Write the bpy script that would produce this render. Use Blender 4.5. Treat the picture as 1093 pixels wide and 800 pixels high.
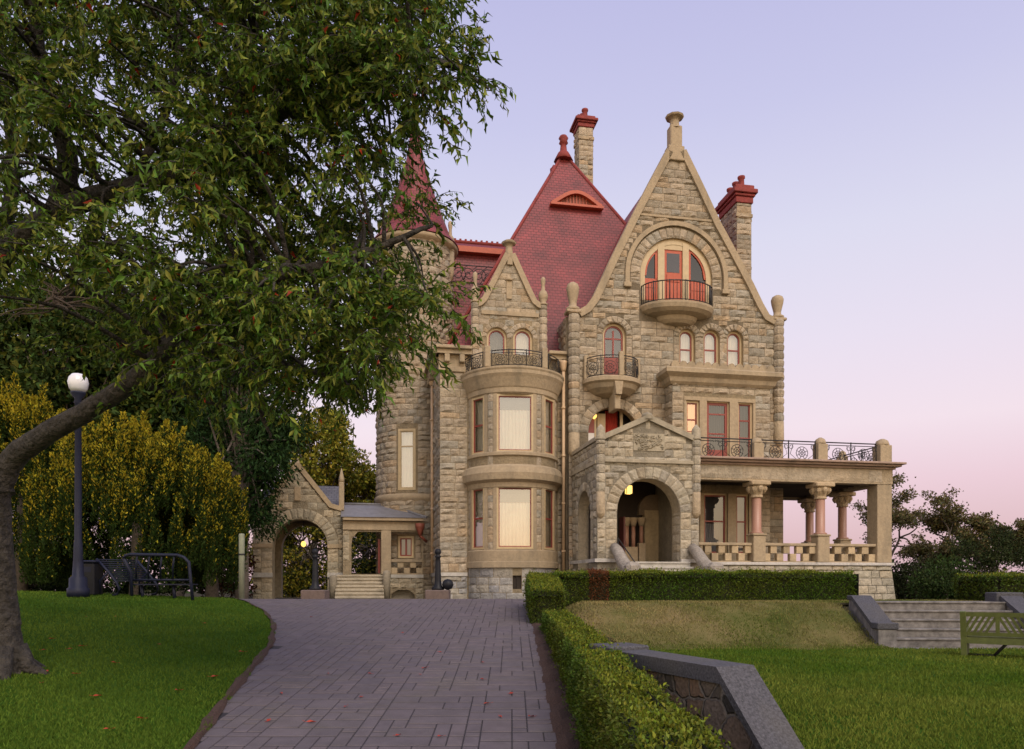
import bpy, math, random
import numpy as np
from mathutils import Vector
from mathutils.geometry import tessellate_polygon
R = math.radians
sc = bpy.context.scene
for o in list(bpy.data.objects): bpy.data.objects.remove(o)

# ------------------------------------------------------------------ camera
FPX, CX, HY, PW = 800.0, 546.5, 622.0, 1093.0
cd = bpy.data.cameras.new('camera'); cam = bpy.data.objects.new('camera', cd)
sc.collection.objects.link(cam); sc.camera = cam
cam.location = (0, 0, 0); cam.rotation_euler = (R(90), 0, 0)
cd.sensor_width = 36.0; cd.lens = 36.0 * FPX / PW
cd.shift_y = (HY - 400.0) / PW
cd.clip_start = 0.05; cd.clip_end = 3000

# ------------------------------------------------------------------ sky: clear dusk, pink band low in the east, afterglow behind the camera
SUN_EL, SUN_AZ = 46.0, 24.0          # the soft afterglow: height, and degrees to the right of straight behind the camera
w = bpy.data.worlds.new('World'); sc.world = w; w.use_nodes = True
nt = w.node_tree; nt.nodes.clear()
def N(t, **k):
    n = nt.nodes.new(t)
    for a, b in k.items(): setattr(n, a, b)
    return n
def ramp(node, stops):
    e = node.color_ramp.elements
    while len(e) > 1: e.remove(e[-1])
    e[0].position = stops[0][0]; e[0].color = (*stops[0][1], 1)
    for p, c in stops[1:]:
        x = e.new(p); x.color = (*c, 1)
tc = N('ShaderNodeTexCoord'); sp = N('ShaderNodeSeparateXYZ'); nt.links.new(tc.outputs['Generated'], sp.inputs[0])
front = N('ShaderNodeValToRGB')
ramp(front, [(0.0, (.60, .41, .48)), (.05, (.64, .43, .50)), (.12, (.76, .54, .63)), (.19, (.83, .68, .76)), (.29, (.76, .68, .80)), (.40, (.675, .655, .805)), (.52, (.55, .54, .765)), (.68, (.44, .43, .70)), (1, (.34, .35, .60))])
back = N('ShaderNodeValToRGB')
ramp(back, [(0.0, (1.7, 1.15, .72)), (.10, (2.05, 1.65, 1.2)), (.26, (1.7, 1.48, 1.22)), (.42, (.95, .82, .76)), (.6, (.62, .60, .72)), (1, (.33, .36, .62))])
nt.links.new(sp.outputs['Z'], front.inputs[0]); nt.links.new(sp.outputs['Z'], back.inputs[0])
mr = N('ShaderNodeMapRange'); mr.inputs[1].default_value = .25; mr.inputs[2].default_value = -.7; mr.interpolation_type = 'SMOOTHSTEP'
nt.links.new(sp.outputs['Y'], mr.inputs[0])
mx = N('ShaderNodeMix', data_type='RGBA'); nt.links.new(mr.outputs[0], mx.inputs['Factor'])
nt.links.new(front.outputs[0], mx.inputs['A']); nt.links.new(back.outputs[0], mx.inputs['B'])
sky = N('ShaderNodeTexSky', sky_type='NISHITA'); sky.sun_disc = False
sky.sun_elevation = R(4); sky.sun_rotation = R(180 - SUN_AZ)
b1 = N('ShaderNodeBackground'); b1.inputs[1].default_value = 1.03; nt.links.new(mx.outputs['Result'], b1.inputs[0])
b2 = N('ShaderNodeBackground'); b2.inputs[1].default_value = .03; nt.links.new(sky.outputs[0], b2.inputs[0])
ad = N('ShaderNodeAddShader'); nt.links.new(b1.outputs[0], ad.inputs[0]); nt.links.new(b2.outputs[0], ad.inputs[1])
wo = N('ShaderNodeOutputWorld'); nt.links.new(ad.outputs[0], wo.inputs[0])
sd = bpy.data.lights.new('sun', 'SUN'); so = bpy.data.objects.new('sun', sd); sc.collection.objects.link(so)
sd.energy = 2.3; sd.angle = R(34); sd.color = (1.0, .87, .72)
az = R(SUN_AZ); to_sun = Vector((math.sin(az) * math.cos(R(SUN_EL)), -math.cos(az) * math.cos(R(SUN_EL)), math.sin(R(SUN_EL))))
so.rotation_euler = to_sun.to_track_quat('Z', 'Y').to_euler()
sc.view_settings.view_transform = 'Standard'; sc.view_settings.look = 'None'
sc.view_settings.exposure = 0.0; sc.view_settings.gamma = 1.0; sc.view_settings.use_curve_mapping = False
sc.render.engine = 'CYCLES'

rng = random.Random(7); nr = np.random.default_rng(11)
def at(px, py, d): return Vector(((px - CX) / FPX * d, d, (HY - py) / FPX * d))
def smooth(t): t = max(0., min(1., t)); return t * t * (3 - 2 * t)

# ------------------------------------------------------------------ materials
def mat(name, base=(.5, .5, .5), rough=.8, attr=False, ns=6., namp=.25, bump=0., bs=25., metal=0., coat=0., trans=0., emit=None, stain=0., spec=None, bd=.03):
    m = bpy.data.materials.new(name); m.use_nodes = True; t = m.node_tree; p = t.nodes['Principled BSDF']
    p.inputs['Roughness'].default_value = rough; p.inputs['Metallic'].default_value = metal; p.inputs['Coat Weight'].default_value = coat
    if spec is not None: p.inputs['Specular IOR Level'].default_value = spec
    L = t.links.new
    if attr:
        a = t.nodes.new('ShaderNodeAttribute'); a.attribute_name = 'col'; src = a.outputs['Color']
    else:
        a = t.nodes.new('ShaderNodeRGB'); a.outputs[0].default_value = (*base, 1); src = a.outputs[0]
    co = t.nodes.new('ShaderNodeTexCoord')
    if namp:
        n = t.nodes.new('ShaderNodeTexNoise'); n.inputs['Scale'].default_value = ns; n.inputs['Detail'].default_value = 7; n.inputs['Roughness'].default_value = .65
        L(co.outputs['Object'], n.inputs['Vector'])
        r = t.nodes.new('ShaderNodeMapRange'); r.inputs[1].default_value = .28; r.inputs[2].default_value = .72
        r.inputs[3].default_value = 1 - namp; r.inputs[4].default_value = 1 + namp; L(n.outputs['Fac'], r.inputs[0])
        x = t.nodes.new('ShaderNodeMix'); x.data_type = 'RGBA'; x.blend_type = 'MULTIPLY'; x.inputs['Factor'].default_value = 1
        L(src, x.inputs['A']); L(r.outputs[0], x.inputs['B']); src = x.outputs['Result']
    if stain:
        mp = t.nodes.new('ShaderNodeMapping'); mp.inputs['Scale'].default_value = (.9, .9, .22); L(co.outputs['Object'], mp.inputs[0])
        n2 = t.nodes.new('ShaderNodeTexNoise'); n2.inputs['Scale'].default_value = 1.3; n2.inputs['Detail'].default_value = 5; L(mp.outputs[0], n2.inputs['Vector'])
        r2 = t.nodes.new('ShaderNodeMapRange'); r2.inputs[1].default_value = .5; r2.inputs[2].default_value = .75; r2.inputs[3].default_value = 0; r2.inputs[4].default_value = stain
        L(n2.outputs['Fac'], r2.inputs[0])
        x = t.nodes.new('ShaderNodeMix'); x.data_type = 'RGBA'; L(r2.outputs[0], x.inputs['Factor']); L(src, x.inputs['A']); x.inputs['B'].default_value = (.11, .10, .075, 1); src = x.outputs['Result']
    L(src, p.inputs['Base Color'])
    if bump:
        n3 = t.nodes.new('ShaderNodeTexNoise'); n3.inputs['Scale'].default_value = bs; n3.inputs['Detail'].default_value = 6; L(co.outputs['Object'], n3.inputs['Vector'])
        b = t.nodes.new('ShaderNodeBump'); b.inputs['Strength'].default_value = bump; b.inputs['Distance'].default_value = bd
        L(n3.outputs['Fac'], b.inputs['Height']); L(b.outputs[0], p.inputs['Normal'])
    if emit:
        p.inputs['Emission Color'].default_value = (*emit[0], 1); p.inputs['Emission Strength'].default_value = emit[1]
    if trans:
        tr = t.nodes.new('ShaderNodeBsdfTranslucent'); L(src, tr.inputs[0]); ms = t.nodes.new('ShaderNodeMixShader'); ms.inputs[0].default_value = trans
        L(p.outputs[0], ms.inputs[1]); L(tr.outputs[0], ms.inputs[2]); L(ms.outputs[0], t.nodes['Material Output'].inputs[0])
    return m
M = {}
M['stone'] = mat('rock_faced_sandstone', attr=True, ns=5, namp=.28, bump=.8, bs=12, rough=.92, stain=.3, bd=.06)
M['trim'] = mat('dressed_sandstone', attr=True, ns=7, namp=.18, bump=.5, bs=12, rough=.9, stain=.6)
M['granite'] = mat('polished_pink_granite', (.37, .205, .15), .4, ns=40, namp=.25)
M['red'] = mat('red_painted_timber', (.23, .045, .035), .45, namp=.08)
M['orange'] = mat('orange_red_painted_timber', (.40, .075, .032), .5, namp=.15)
M['cream'] = mat('cream_painted_timber', (.47, .365, .215), .5, namp=.12)
M['iron'] = mat('wrought_iron', (.014, .014, .017), .6, namp=.2)
M['copper'] = mat('painted_downpipe', (.56, .40, .25), .5, namp=.12)
M['rust'] = mat('rain_head', (.22, .06, .035), .6, namp=.2)
M['lead'] = mat('lead_roof', (.17, .17, .19), .55, ns=3, namp=.2, bump=.1)
M['curtain'] = mat('drawn_blind', (.88, .83, .73), .9, ns=2, namp=.08)
M['greysheet'] = mat('grey_sheet', (.24, .235, .21), .9, namp=.1)
M['redcloth'] = mat('red_drape', (.30, .025, .012), .9, namp=.15)
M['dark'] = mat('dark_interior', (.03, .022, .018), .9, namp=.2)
M['soffit'] = mat('dark_timber_ceiling', (.05, .035, .026), .8, namp=.2)
M['terracotta'] = mat('red_terracotta', (.215, .034, .030), .8, namp=.35, ns=4, bump=.3)
M['amber'] = mat('lit_amber_glass', (.5, .25, .05), .3, namp=0, emit=((1, .45, .08), .55))
M['lamp'] = mat('lit_lamp_glass', (.9, .7, .3), .3, namp=0, emit=((1, .60, .14), 1.8))
M['white'] = mat('white_painted_wood', (.7, .68, .66), .5, namp=.04)
M['black'] = mat('black_cast_iron', (.010, .011, .016), .5, namp=.2, spec=.25)
M['navy'] = mat('dark_blue_steel', (.012, .015, .035), .5, namp=.15, spec=.25)
M['globe'] = mat('white_lamp_globe', (.75, .75, .80), .25, namp=.05, coat=.4)
M['brownstone'] = mat('brown_stone_plinth', (.13, .095, .085), .85, namp=.25, bump=.3)
M['concrete'] = mat('weathered_concrete', (.17, .16, .155), .95, ns=5, namp=.6, bump=.35, bs=60, stain=.5)
M['capstone'] = mat('grey_granite_cap', (.066, .066, .078), .85, ns=38, namp=.75, bump=.25, bs=80, stain=.35)
M['rubble'] = mat('rubble_stone', attr=True, ns=6, namp=.35, bump=.6, bs=18, rough=.9, stain=.3)
M['benchgreen'] = mat('olive_green_paint', (.095, .115, .030), .6, namp=.25, ns=10)
M['post'] = mat('grey_green_post', (.23, .25, .18), .7, namp=.15)
M['bark'] = mat('cherry_bark', (.048, .043, .039), .95, ns=7, namp=.8, bump=1.0, bs=11, bd=.12)
M['bark2'] = mat('oak_bark', (.12, .10, .085), .95, ns=9, namp=.4, bump=.8, bs=12)
M['leaf'] = mat('leaf', attr=True, namp=0, rough=.5, trans=.28, spec=.2)
M['needle'] = mat('conifer_spray', attr=True, namp=0, rough=.7, trans=.15, spec=.1)
M['hedge'] = mat('hedge_leaf', attr=True, namp=0, rough=.5, trans=.2, spec=.15)
M['hedgecore'] = mat('hedge_twigs', (.018, .022, .008), .95, namp=.3)
M['grass'] = mat('grass_blade', attr=True, namp=0, rough=.8, trans=.25, spec=.05)
M['mulch'] = mat('bark_mulch', (.055, .028, .02), .95, ns=30, namp=.6, bump=1., bs=40)
M['paver'] = mat('stamped_paving', attr=True, ns=4, namp=.22, bump=.25, bs=45, rough=.72, stain=.3)
M['fallen'] = mat('red_autumn_leaf', (.34, .035, .012), .6, namp=.3, ns=30)

def lawn_mat(name, c1, c2, c3):
    m = bpy.data.materials.new(name); m.use_nodes = True; t = m.node_tree; p = t.nodes['Principled BSDF']; p.inputs['Roughness'].default_value = .95; p.inputs['Specular IOR Level'].default_value = .05
    co = t.nodes.new('ShaderNodeTexCoord'); n = t.nodes.new('ShaderNodeTexNoise'); n.inputs['Scale'].default_value = .55; n.inputs['Detail'].default_value = 8; n.inputs['Roughness'].default_value = .7
    t.links.new(co.outputs['Object'], n.inputs['Vector']); r = t.nodes.new('ShaderNodeValToRGB')
    ramp(r, [(.3, c1), (.5, c2), (.72, c3)]); t.links.new(n.outputs['Fac'], r.inputs[0]); t.links.new(r.outputs[0], p.inputs['Base Color'])
    n2 = t.nodes.new('ShaderNodeTexNoise'); n2.inputs['Scale'].default_value = 40; n2.inputs['Detail'].default_value = 4; t.links.new(co.outputs['Object'], n2.inputs['Vector'])
    b = t.nodes.new('ShaderNodeBump'); b.inputs['Strength'].default_value = .8; b.inputs['Distance'].default_value = .04; t.links.new(n2.outputs['Fac'], b.inputs['Height']); t.links.new(b.outputs[0], p.inputs['Normal'])
    return m
M['lawn'] = lawn_mat('lawn', (.024, .066, .005), (.040, .092, .008), (.070, .12, .015))
M['bank'] = lawn_mat('dry_bank', (.055, .085, .016), (.15, .135, .05), (.26, .19, .10))
M['earth'] = lawn_mat('earth', (.03, .03, .018), (.045, .04, .025), (.06, .055, .03))

def slate(name, cols, roww=.28, rowh=.18):
    m = bpy.data.materials.new(name); m.use_nodes = True; t = m.node_tree; p = t.nodes['Principled BSDF']; p.inputs['Roughness'].default_value = .55
    uv = t.nodes.new('ShaderNodeUVMap'); br = t.nodes.new('ShaderNodeTexBrick'); t.links.new(uv.outputs[0], br.inputs['Vector'])
    br.inputs['Scale'].default_value = 1; br.inputs['Brick Width'].default_value = roww; br.inputs['Row Height'].default_value = rowh
    br.inputs['Mortar Size'].default_value = .014; br.inputs['Mortar Smooth'].default_value = .2; br.offset = .5
    br.inputs['Color1'].default_value = (*cols[0], 1); br.inputs['Color2'].default_value = (*cols[1], 1); br.inputs['Mortar'].default_value = (*cols[2], 1); br.inputs['Bias'].default_value = 0
    n = t.nodes.new('ShaderNodeTexNoise'); n.inputs['Scale'].default_value = .8; n.inputs['Detail'].default_value = 6; t.links.new(uv.outputs[0], n.inputs['Vector'])
    r = t.nodes.new('ShaderNodeMapRange'); r.inputs[1].default_value = .3; r.inputs[2].default_value = .7; r.inputs[3].default_value = .72; r.inputs[4].default_value = 1.25; t.links.new(n.outputs['Fac'], r.inputs[0])
    x = t.nodes.new('ShaderNodeMix'); x.data_type = 'RGBA'; x.blend_type = 'MULTIPLY'; x.inputs['Factor'].default_value = 1
    t.links.new(br.outputs['Color'], x.inputs['A']); t.links.new(r.outputs[0], x.inputs['B']); t.links.new(x.outputs['Result'], p.inputs['Base Color'])
    b = t.nodes.new('ShaderNodeBump'); b.invert = True; b.inputs['Strength'].default_value = .6; b.inputs['Distance'].default_value = .03; t.links.new(br.outputs['Fac'], b.inputs['Height']); t.links.new(b.outputs[0], p.inputs['Normal'])
    return m
M['slate'] = slate('red_slate', ((.225, .034, .037), (.165, .026, .030), (.078, .016, .016)))
M['greyslate'] = slate('grey_slate', ((.13, .13, .15), (.10, .10, .12), (.05, .05, .06)))

def glass(name, tint, alpha):
    m = bpy.data.materials.new(name); m.use_nodes = True; t = m.node_tree; t.nodes.remove(t.nodes['Principled BSDF']); o = t.nodes['Material Output']
    g = t.nodes.new('ShaderNodeBsdfGlossy'); g.inputs['Roughness'].default_value = .02
    tr = t.nodes.new('ShaderNodeBsdfTransparent'); tr.inputs[0].default_value = (*tint, 1)
    f = t.nodes.new('ShaderNodeFresnel'); f.inputs[0].default_value = 1.5
    mrr = t.nodes.new('ShaderNodeMapRange'); mrr.inputs[1].default_value = 0; mrr.inputs[2].default_value = 1; mrr.inputs[3].default_value = alpha; mrr.inputs[4].default_value = 1
    t.links.new(f.outputs[0], mrr.inputs[0]); ms = t.nodes.new('ShaderNodeMixShader'); t.links.new(mrr.outputs[0], ms.inputs[0])
    n = t.nodes.new('ShaderNodeTexNoise'); n.inputs['Scale'].default_value = 1.5; b = t.nodes.new('ShaderNodeBump'); b.inputs['Strength'].default_value = .05; t.links.new(n.outputs['Fac'], b.inputs['Height']); t.links.new(b.outputs[0], g.inputs['Normal'])
    t.links.new(tr.outputs[0], ms.inputs[1]); t.links.new(g.outputs[0], ms.inputs[2]); t.links.new(ms.outputs[0], o.inputs[0])
    return m
M['glass'] = glass('window_glass', (.93, .94, .93), .26)
M['doorglass'] = glass('door_glass', (.8, .85, .9), .16)
M['darkglass'] = glass('reflecting_glass', (.40, .42, .48), .085)

# ------------------------------------------------------------------ mesh builder
def arch(x0, x1, z0, zt, n=14):
    r = (x1 - x0) / 2; c = (x0 + x1) / 2; zs = zt - r
    return [(x0, z0), (x1, z0)] + [(c + r * math.cos(math.pi * i / n), zs + r * math.sin(math.pi * i / n)) for i in range(n + 1)]
def rect(x0, x1, z0, z1): return [(x0, z0), (x1, z0), (x1, z1), (x0, z1)]
def inner_ints(poly, z):
    xs = []
    for i in range(len(poly)):
        (xa, za), (xb, zb) = poly[i], poly[(i + 1) % len(poly)]
        if (za <= z) != (zb <= z): xs.append(xa + (z - za) / (zb - za) * (xb - xa))
    xs.sort(); return [(xs[i], xs[i + 1]) for i in range(0, len(xs) - 1, 2)]
def i_and(A, B): return [(max(a, c), min(b, d)) for a, b in A for c, d in B if min(b, d) - max(a, c) > .02]
def i_sub(A, B):
    for c, d in B:
        out = []
        for a, b in A:
            if d <= a or c >= b: out.append((a, b)); continue
            if c - a > .02: out.append((a, c))
            if b - d > .02: out.append((d, b))
        A = out
    return A
SAND = [(.385, .305, .205), (.365, .30, .21), (.40, .325, .23), (.35, .295, .215), (.325, .29, .225), (.395, .295, .185), (.425, .35, .25), (.315, .265, .19), (.34, .28, .20)]
PALE = [(.37, .325, .25), (.34, .305, .235), (.40, .35, .265), (.325, .295, .24), (.365, .31, .225)]
GRAN = [(.33, .32, .31), (.27, .265, .27), (.38, .36, .33), (.24, .235, .23), (.35, .32, .27)]
SAND = [(a * .93, b * .945, c * .99) for a, b, c in SAND]
SANDT = (.36, .285, .19)
class MB:
    def __init__(s, xf=None, col=(.36, .285, .19)):
        s.v = []; s.f = []; s.c = []; s.sm = []; s.xf = xf; s.col = col
    def p(s, x, y, z):
        q = s.xf(x, y, z) if s.xf else (x, y, z); s.v.append((q[0], q[1], q[2])); return len(s.v) - 1
    def face(s, idx, col=None, sm=False): s.f.append(tuple(idx)); s.c.append(col or s.col); s.sm.append(sm)
    def quad(s, a, b, c, d, col=None): s.face([s.p(*a), s.p(*b), s.p(*c), s.p(*d)], col)
    def box(s, x0, x1, y0, y1, z0, z1, col=None, bev=0.):
        if bev <= 0:
            i = [s.p(x, y, z) for z in (z0, z1) for y in (y0, y1) for x in (x0, x1)]
            for q in ((0, 1, 3, 2), (4, 6, 7, 5), (0, 4, 5, 1), (2, 3, 7, 6), (0, 2, 6, 4), (1, 5, 7, 3)): s.face([i[k] for k in q], col)
            return
        rings = []
        for z, e in ((z0, bev), (z0 + bev, 0), (z1 - bev, 0), (z1, bev)):
            a = e; c = bev
            pts = [(x0 + c, y0 + a), (x1 - c, y0 + a), (x1 - a, y0 + c), (x1 - a, y1 - c), (x1 - c, y1 - a), (x0 + c, y1 - a), (x0 + a, y1 - c), (x0 + a, y0 + c)]
            if e: pts = [(x0 + c, y0 + c), (x1 - c, y0 + c), (x1 - c, y0 + c), (x1 - c, y1 - c), (x1 - c, y1 - c), (x0 + c, y1 - c), (x0 + c, y1 - c), (x0 + c, y0 + c)]
            rings.append([s.p(x, y, z) for x, y in pts])
        for a, b in zip(rings, rings[1:]):
            for k in range(8): s.face([a[k], a[(k + 1) % 8], b[(k + 1) % 8], b[k]], col)
        s.face([rings[0][k] for k in (6, 4, 2, 0)], col); s.face([rings[3][k] for k in (0, 2, 4, 6)], col)
    def poly(s, poly, y, col=None, holes=()):
        loops = [[Vector((a, b, 0)) for a, b in poly]] + [[Vector((a, b, 0)) for a, b in h] for h in holes]
        flat = [q for l in loops for q in l]; idx = [s.p(q.x, y, q.y) for q in flat]
        for t in tessellate_polygon(loops): s.face([idx[k] for k in t], col)
    def strip(s, poly, y0, y1, col=None, closed=True, sm=False):
        a = [s.p(x, y0, z) for x, z in poly]; b = [s.p(x, y1, z) for x, z in poly]; n = len(poly)
        for i in range(n if closed else n - 1): j = (i + 1) % n; s.face([a[i], a[j], b[j], b[i]], col, sm)
    def prism(s, poly, y0, y1, col=None, holes=()):
        s.poly(poly, y0, col, holes); s.poly(poly, y1, col, holes); s.strip(poly, y0, y1, col)
        for h in holes: s.strip(h, y0, y1, col)
    def ring(s, out, inn, y0, y1, col=None):
        s.prism_ring(out, inn, y0, y1, col)
    def prism_ring(s, out, inn, y0, y1, col=None):
        n = len(out)
        O0 = [s.p(x, y0, z) for x, z in out]; I0 = [s.p(x, y0, z) for x, z in inn]; O1 = [s.p(x, y1, z) for x, z in out]; I1 = [s.p(x, y1, z) for x, z in inn]
        for i in range(n):
            j = (i + 1) % n
            s.face([O0[i], O0[j], I0[j], I0[i]], col); s.face([O1[i], O1[j], I1[j], I1[i]], col)
            s.face([O0[i], O0[j], O1[j], O1[i]], col); s.face([I0[i], I0[j], I1[j], I1[i]], col)
    def band(s, path, hw, y0, y1, col=None):
        """a moulding of half width hw swept along an open path in the wall plane"""
        P = [Vector(q) for q in path]; out = []; inn = []
        for i in range(len(P)):
            t = (P[min(i + 1, len(P) - 1)] - P[max(i - 1, 0)]).normalized(); nn = Vector((-t.y, t.x)); out.append(P[i] + nn * hw); inn.append(P[i] - nn * hw)
        for i in range(len(P) - 1):
            s.prism([tuple(out[i]), tuple(out[i + 1]), tuple(inn[i + 1]), tuple(inn[i])], y0, y1, col)
    def lathe(s, cx, cy, prof, n=16, a0=0., a1=2 * math.pi, col=None, sm=True, cap=True):
        full = abs(a1 - a0 - 2 * math.pi) < 1e-6; m = n if full else n + 1; rows = []
        for r, z in prof: rows.append([s.p(cx + r * math.sin(a0 + (a1 - a0) * k / n), cy - r * math.cos(a0 + (a1 - a0) * k / n), z) for k in range(m)])
        for a, b in zip(rows, rows[1:]):
            for k in range(n): j = (k + 1) % m; s.face([a[k], a[j], b[j], b[k]], col, sm)
        if cap:
            if prof[0][0] > .01: s.face(rows[0][::-1], col)
            if prof[-1][0] > .01: s.face(rows[-1], col)
    def tube(s, pts, r, n=6, col=None, sm=True):
        pts = [Vector(q) for q in pts]; rad = r if isinstance(r, (list, tuple)) else [r] * len(pts); rows = []
        up = Vector((.13, .21, 1)).normalized()
        for i, q in enumerate(pts):
            t = (pts[min(i + 1, len(pts) - 1)] - pts[max(i - 1, 0)])
            if t.length < 1e-6: t = Vector((0, 0, 1))
            t.normalize(); a = t.cross(up)
            if a.length < .05: a = t.cross(Vector((1, 0, 0)))
            a.normalize(); b = t.cross(a)
            rows.append([s.p(*(q + (a * math.cos(2 * math.pi * k / n) + b * math.sin(2 * math.pi * k / n)) * rad[i])) for k in range(n)])
        for a, b in zip(rows, rows[1:]):
            for k in range(n): s.face([a[k], a[(k + 1) % n], b[(k + 1) % n], b[k]], col, sm)
        s.face(rows[0][::-1], col); s.face(rows[-1], col)
    def block(s, mp, u0, u1, z0, z1, rel, col, j=.012):
        """one rock-faced stone: rough pillow standing out of the wall; mp(u, z, out)"""
        nu = 3 if u1 - u0 < .75 else 4; us = [u0 + j] + [u0 + (u1 - u0) * k / nu + rng.uniform(-.03, .03) for k in range(1, nu)] + [u1 - j]
        zs = [z0 + j, z0 + (z1 - z0) * .30 + rng.uniform(-.03, .03), z0 + (z1 - z0) * .74 + rng.uniform(-.03, .03), z1 - j]
        tl = rng.uniform(-.25, .25); g = []
        for b, z in enumerate(zs):
            row = []
            for a, u in enumerate(us):
                edge = a in (0, nu) or b in (0, 3)
                o = 0.0 if edge else rel * rng.uniform(.35, 1.05) * (1 + tl * (a / nu - .5) * 2)
                if edge and a not in (0, nu): o = rel * .12
                q = mp(u, z, o + .004); s.v.append((q[0], q[1], q[2])); row.append(len(s.v) - 1)
            g.append(row)
        for b in range(3):
            for a in range(nu): s.face([g[b][a], g[b][a + 1], g[b + 1][a + 1], g[b + 1][a]], col)
    def courses(s, mp, outline, excl, z0, z1, pal=SAND, h=(.25, .41), wd=(.36, .98), rel=(.04, .10), phase=None):
        z = z0
        while z < z1 - .05:
            hh = rng.uniform(*h)
            if z + hh > z1 - .15: hh = z1 - z
            tests = (z + .01, z + hh * .5, z + hh - .01); sp = None
            for t in tests:
                a = inner_ints(outline, t)
                for e in excl: a = i_sub(a, inner_ints(e, t))
                sp = a if sp is None else i_and(sp, a)
            for a, b in sp:
                u = a
                while u < b - .01:
                    ww = rng.uniform(*wd)
                    if u + ww > b - .28: ww = b - u
                    c = rng.choice(pal); k = rng.uniform(.88, 1.12)
                    s.block(mp, u, u + ww, z, z + hh, rng.uniform(*rel), (c[0] * k, c[1] * k, c[2] * k)); u += ww
            z += hh
    def voussoirs(s, mp, cu, zs, r0, r1, n, a0=0., a1=math.pi, pal=SAND, rel=.07):
        for i in range(n):
            A = a0 + (a1 - a0) * i / n; B = a0 + (a1 - a0) * (i + 1) / n; gap = .008
            c = rng.choice(pal); k = rng.uniform(.85, 1.12); col = (c[0] * k, c[1] * k, c[2] * k); g = []
            rr = [r0, r0 + (r1 - r0) * .2, r0 + (r1 - r0) * .8, r1]; aa = [A + gap / r1, A + (B - A) * .25, A + (B - A) * .75, B - gap / r1]
            for x, r in enumerate(rr):
                row = []
                for y, t in enumerate(aa):
                    e = x in (0, 3) or y in (0, 3); o = .01 if e else rel * rng.uniform(.5, 1)
                    q = mp(cu + r * math.cos(t), zs + r * math.sin(t), o + .006); s.v.append((q[0], q[1], q[2])); row.append(len(s.v) - 1)
                g.append(row)
            for x in range(3):
                for y in range(3): s.face([g[x][y], g[x][y + 1], g[x + 1][y + 1], g[x + 1][y]], col)
    def build(s, name, m, parent=None, uv=False):
        me = bpy.data.meshes.new(name); me.from_pydata(s.v, [], s.f); me.materials.append(m)
        ca = me.color_attributes.new('col', 'FLOAT_COLOR', 'CORNER'); arr = np.ones((len(me.loops), 4), np.float32)
        lens = np.array([len(f) for f in s.f]); arr[:, :3] = np.repeat(np.array([tuple(c) for c in s.c], np.float32).reshape(-1, 3), lens, axis=0)
        ca.data.foreach_set('color', arr.ravel()); me.polygons.foreach_set('use_smooth', s.sm)
        if uv:
            ul = me.uv_layers.new(name='UVMap'); me.calc_loop_triangles()
            for pl in me.polygons:
                n = pl.normal; hx = Vector((0, 0, 1)).cross(n); hx = Vector((1, 0, 0)) if hx.length < .05 else hx.normalized(); sx = n.cross(hx)
                for li in pl.loop_indices:
                    q = me.vertices[me.loops[li].vertex_index].co; ul.data[li].uv = (q.dot(hx), q.dot(sx))
        me.update(); o = bpy.data.objects.new(name, me); sc.collection.objects.link(o)
        if parent: o.parent = parent
        return o
def tag(o, label=None, cat=None, group=None, kind=None):
    for k, v in (('label', label), ('category', cat), ('group', group), ('kind', kind)):
        if v: o[k] = v
    return o
def thing(name, label, cat, loc=(0, 0, 0), rz=0., group=None):
    o = bpy.data.objects.new(name, None); sc.collection.objects.link(o); o.location = loc; o.rotation_euler = (0, 0, rz); o.empty_display_size = .3
    return tag(o, label, cat, group)
def npmesh(name, V, F4, col, m, parent=None):
    """V (n,3), F4 (k,3 or 4) indices, col (n,3) per vertex"""
    me = bpy.data.meshes.new(name); k, q = F4.shape
    me.vertices.add(len(V)); me.vertices.foreach_set('co', V.astype(np.float32).ravel()); me.loops.add(k * q); me.loops.foreach_set('vertex_index', F4.astype(np.int32).ravel())
    me.polygons.add(k); me.polygons.foreach_set('loop_start', np.arange(k, dtype=np.int32) * q); me.polygons.foreach_set('loop_total', np.full(k, q, np.int32))
    ca = me.color_attributes.new('col', 'FLOAT_COLOR', 'POINT'); a = np.ones((len(V), 4), np.float32); a[:, :3] = col; ca.data.foreach_set('color', a.ravel())
    me.update(calc_edges=True); me.materials.append(m); o = bpy.data.objects.new(name, me); sc.collection.objects.link(o)
    if parent: o.parent = parent
    return o
def unit(a): return a / np.maximum(np.linalg.norm(a, axis=1, keepdims=True), 1e-6)
def leafmesh(name, P, D, L, W, C, m, parent=None, fold=.35, curl=.25):
    """pointed leaves of two bent quads along the midrib"""
    n = len(P); D = unit(D); S = unit(np.cross(D, unit(nr.normal(size=(n, 3))))); Nn = np.cross(S, D); L = L[:, None]; W = W[:, None]
    mid = P + D * L * .45 + Nn * L * curl * .5; tip = P + D * L - Nn * L * curl * .3
    V = np.stack([P, mid + S * W * .5 + Nn * W * fold, mid, mid - S * W * .5 + Nn * W * fold, tip], 1).reshape(-1, 3)
    b = np.arange(n)[:, None] * 5; F = np.concatenate([b + np.array([0, 2, 4, 1]), b + np.array([0, 3, 4, 2])], 0)
    return npmesh(name, V, F, np.repeat(C, 5, 0), m, parent)
def cols(n, base, var=.25, hue=.12):
    c = np.array(base)[None] * (1 + var * nr.uniform(-1, 1, (n, 1))); return np.clip(c * (1 + hue * nr.uniform(-1, 1, (n, 3))), .002, 1)

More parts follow.
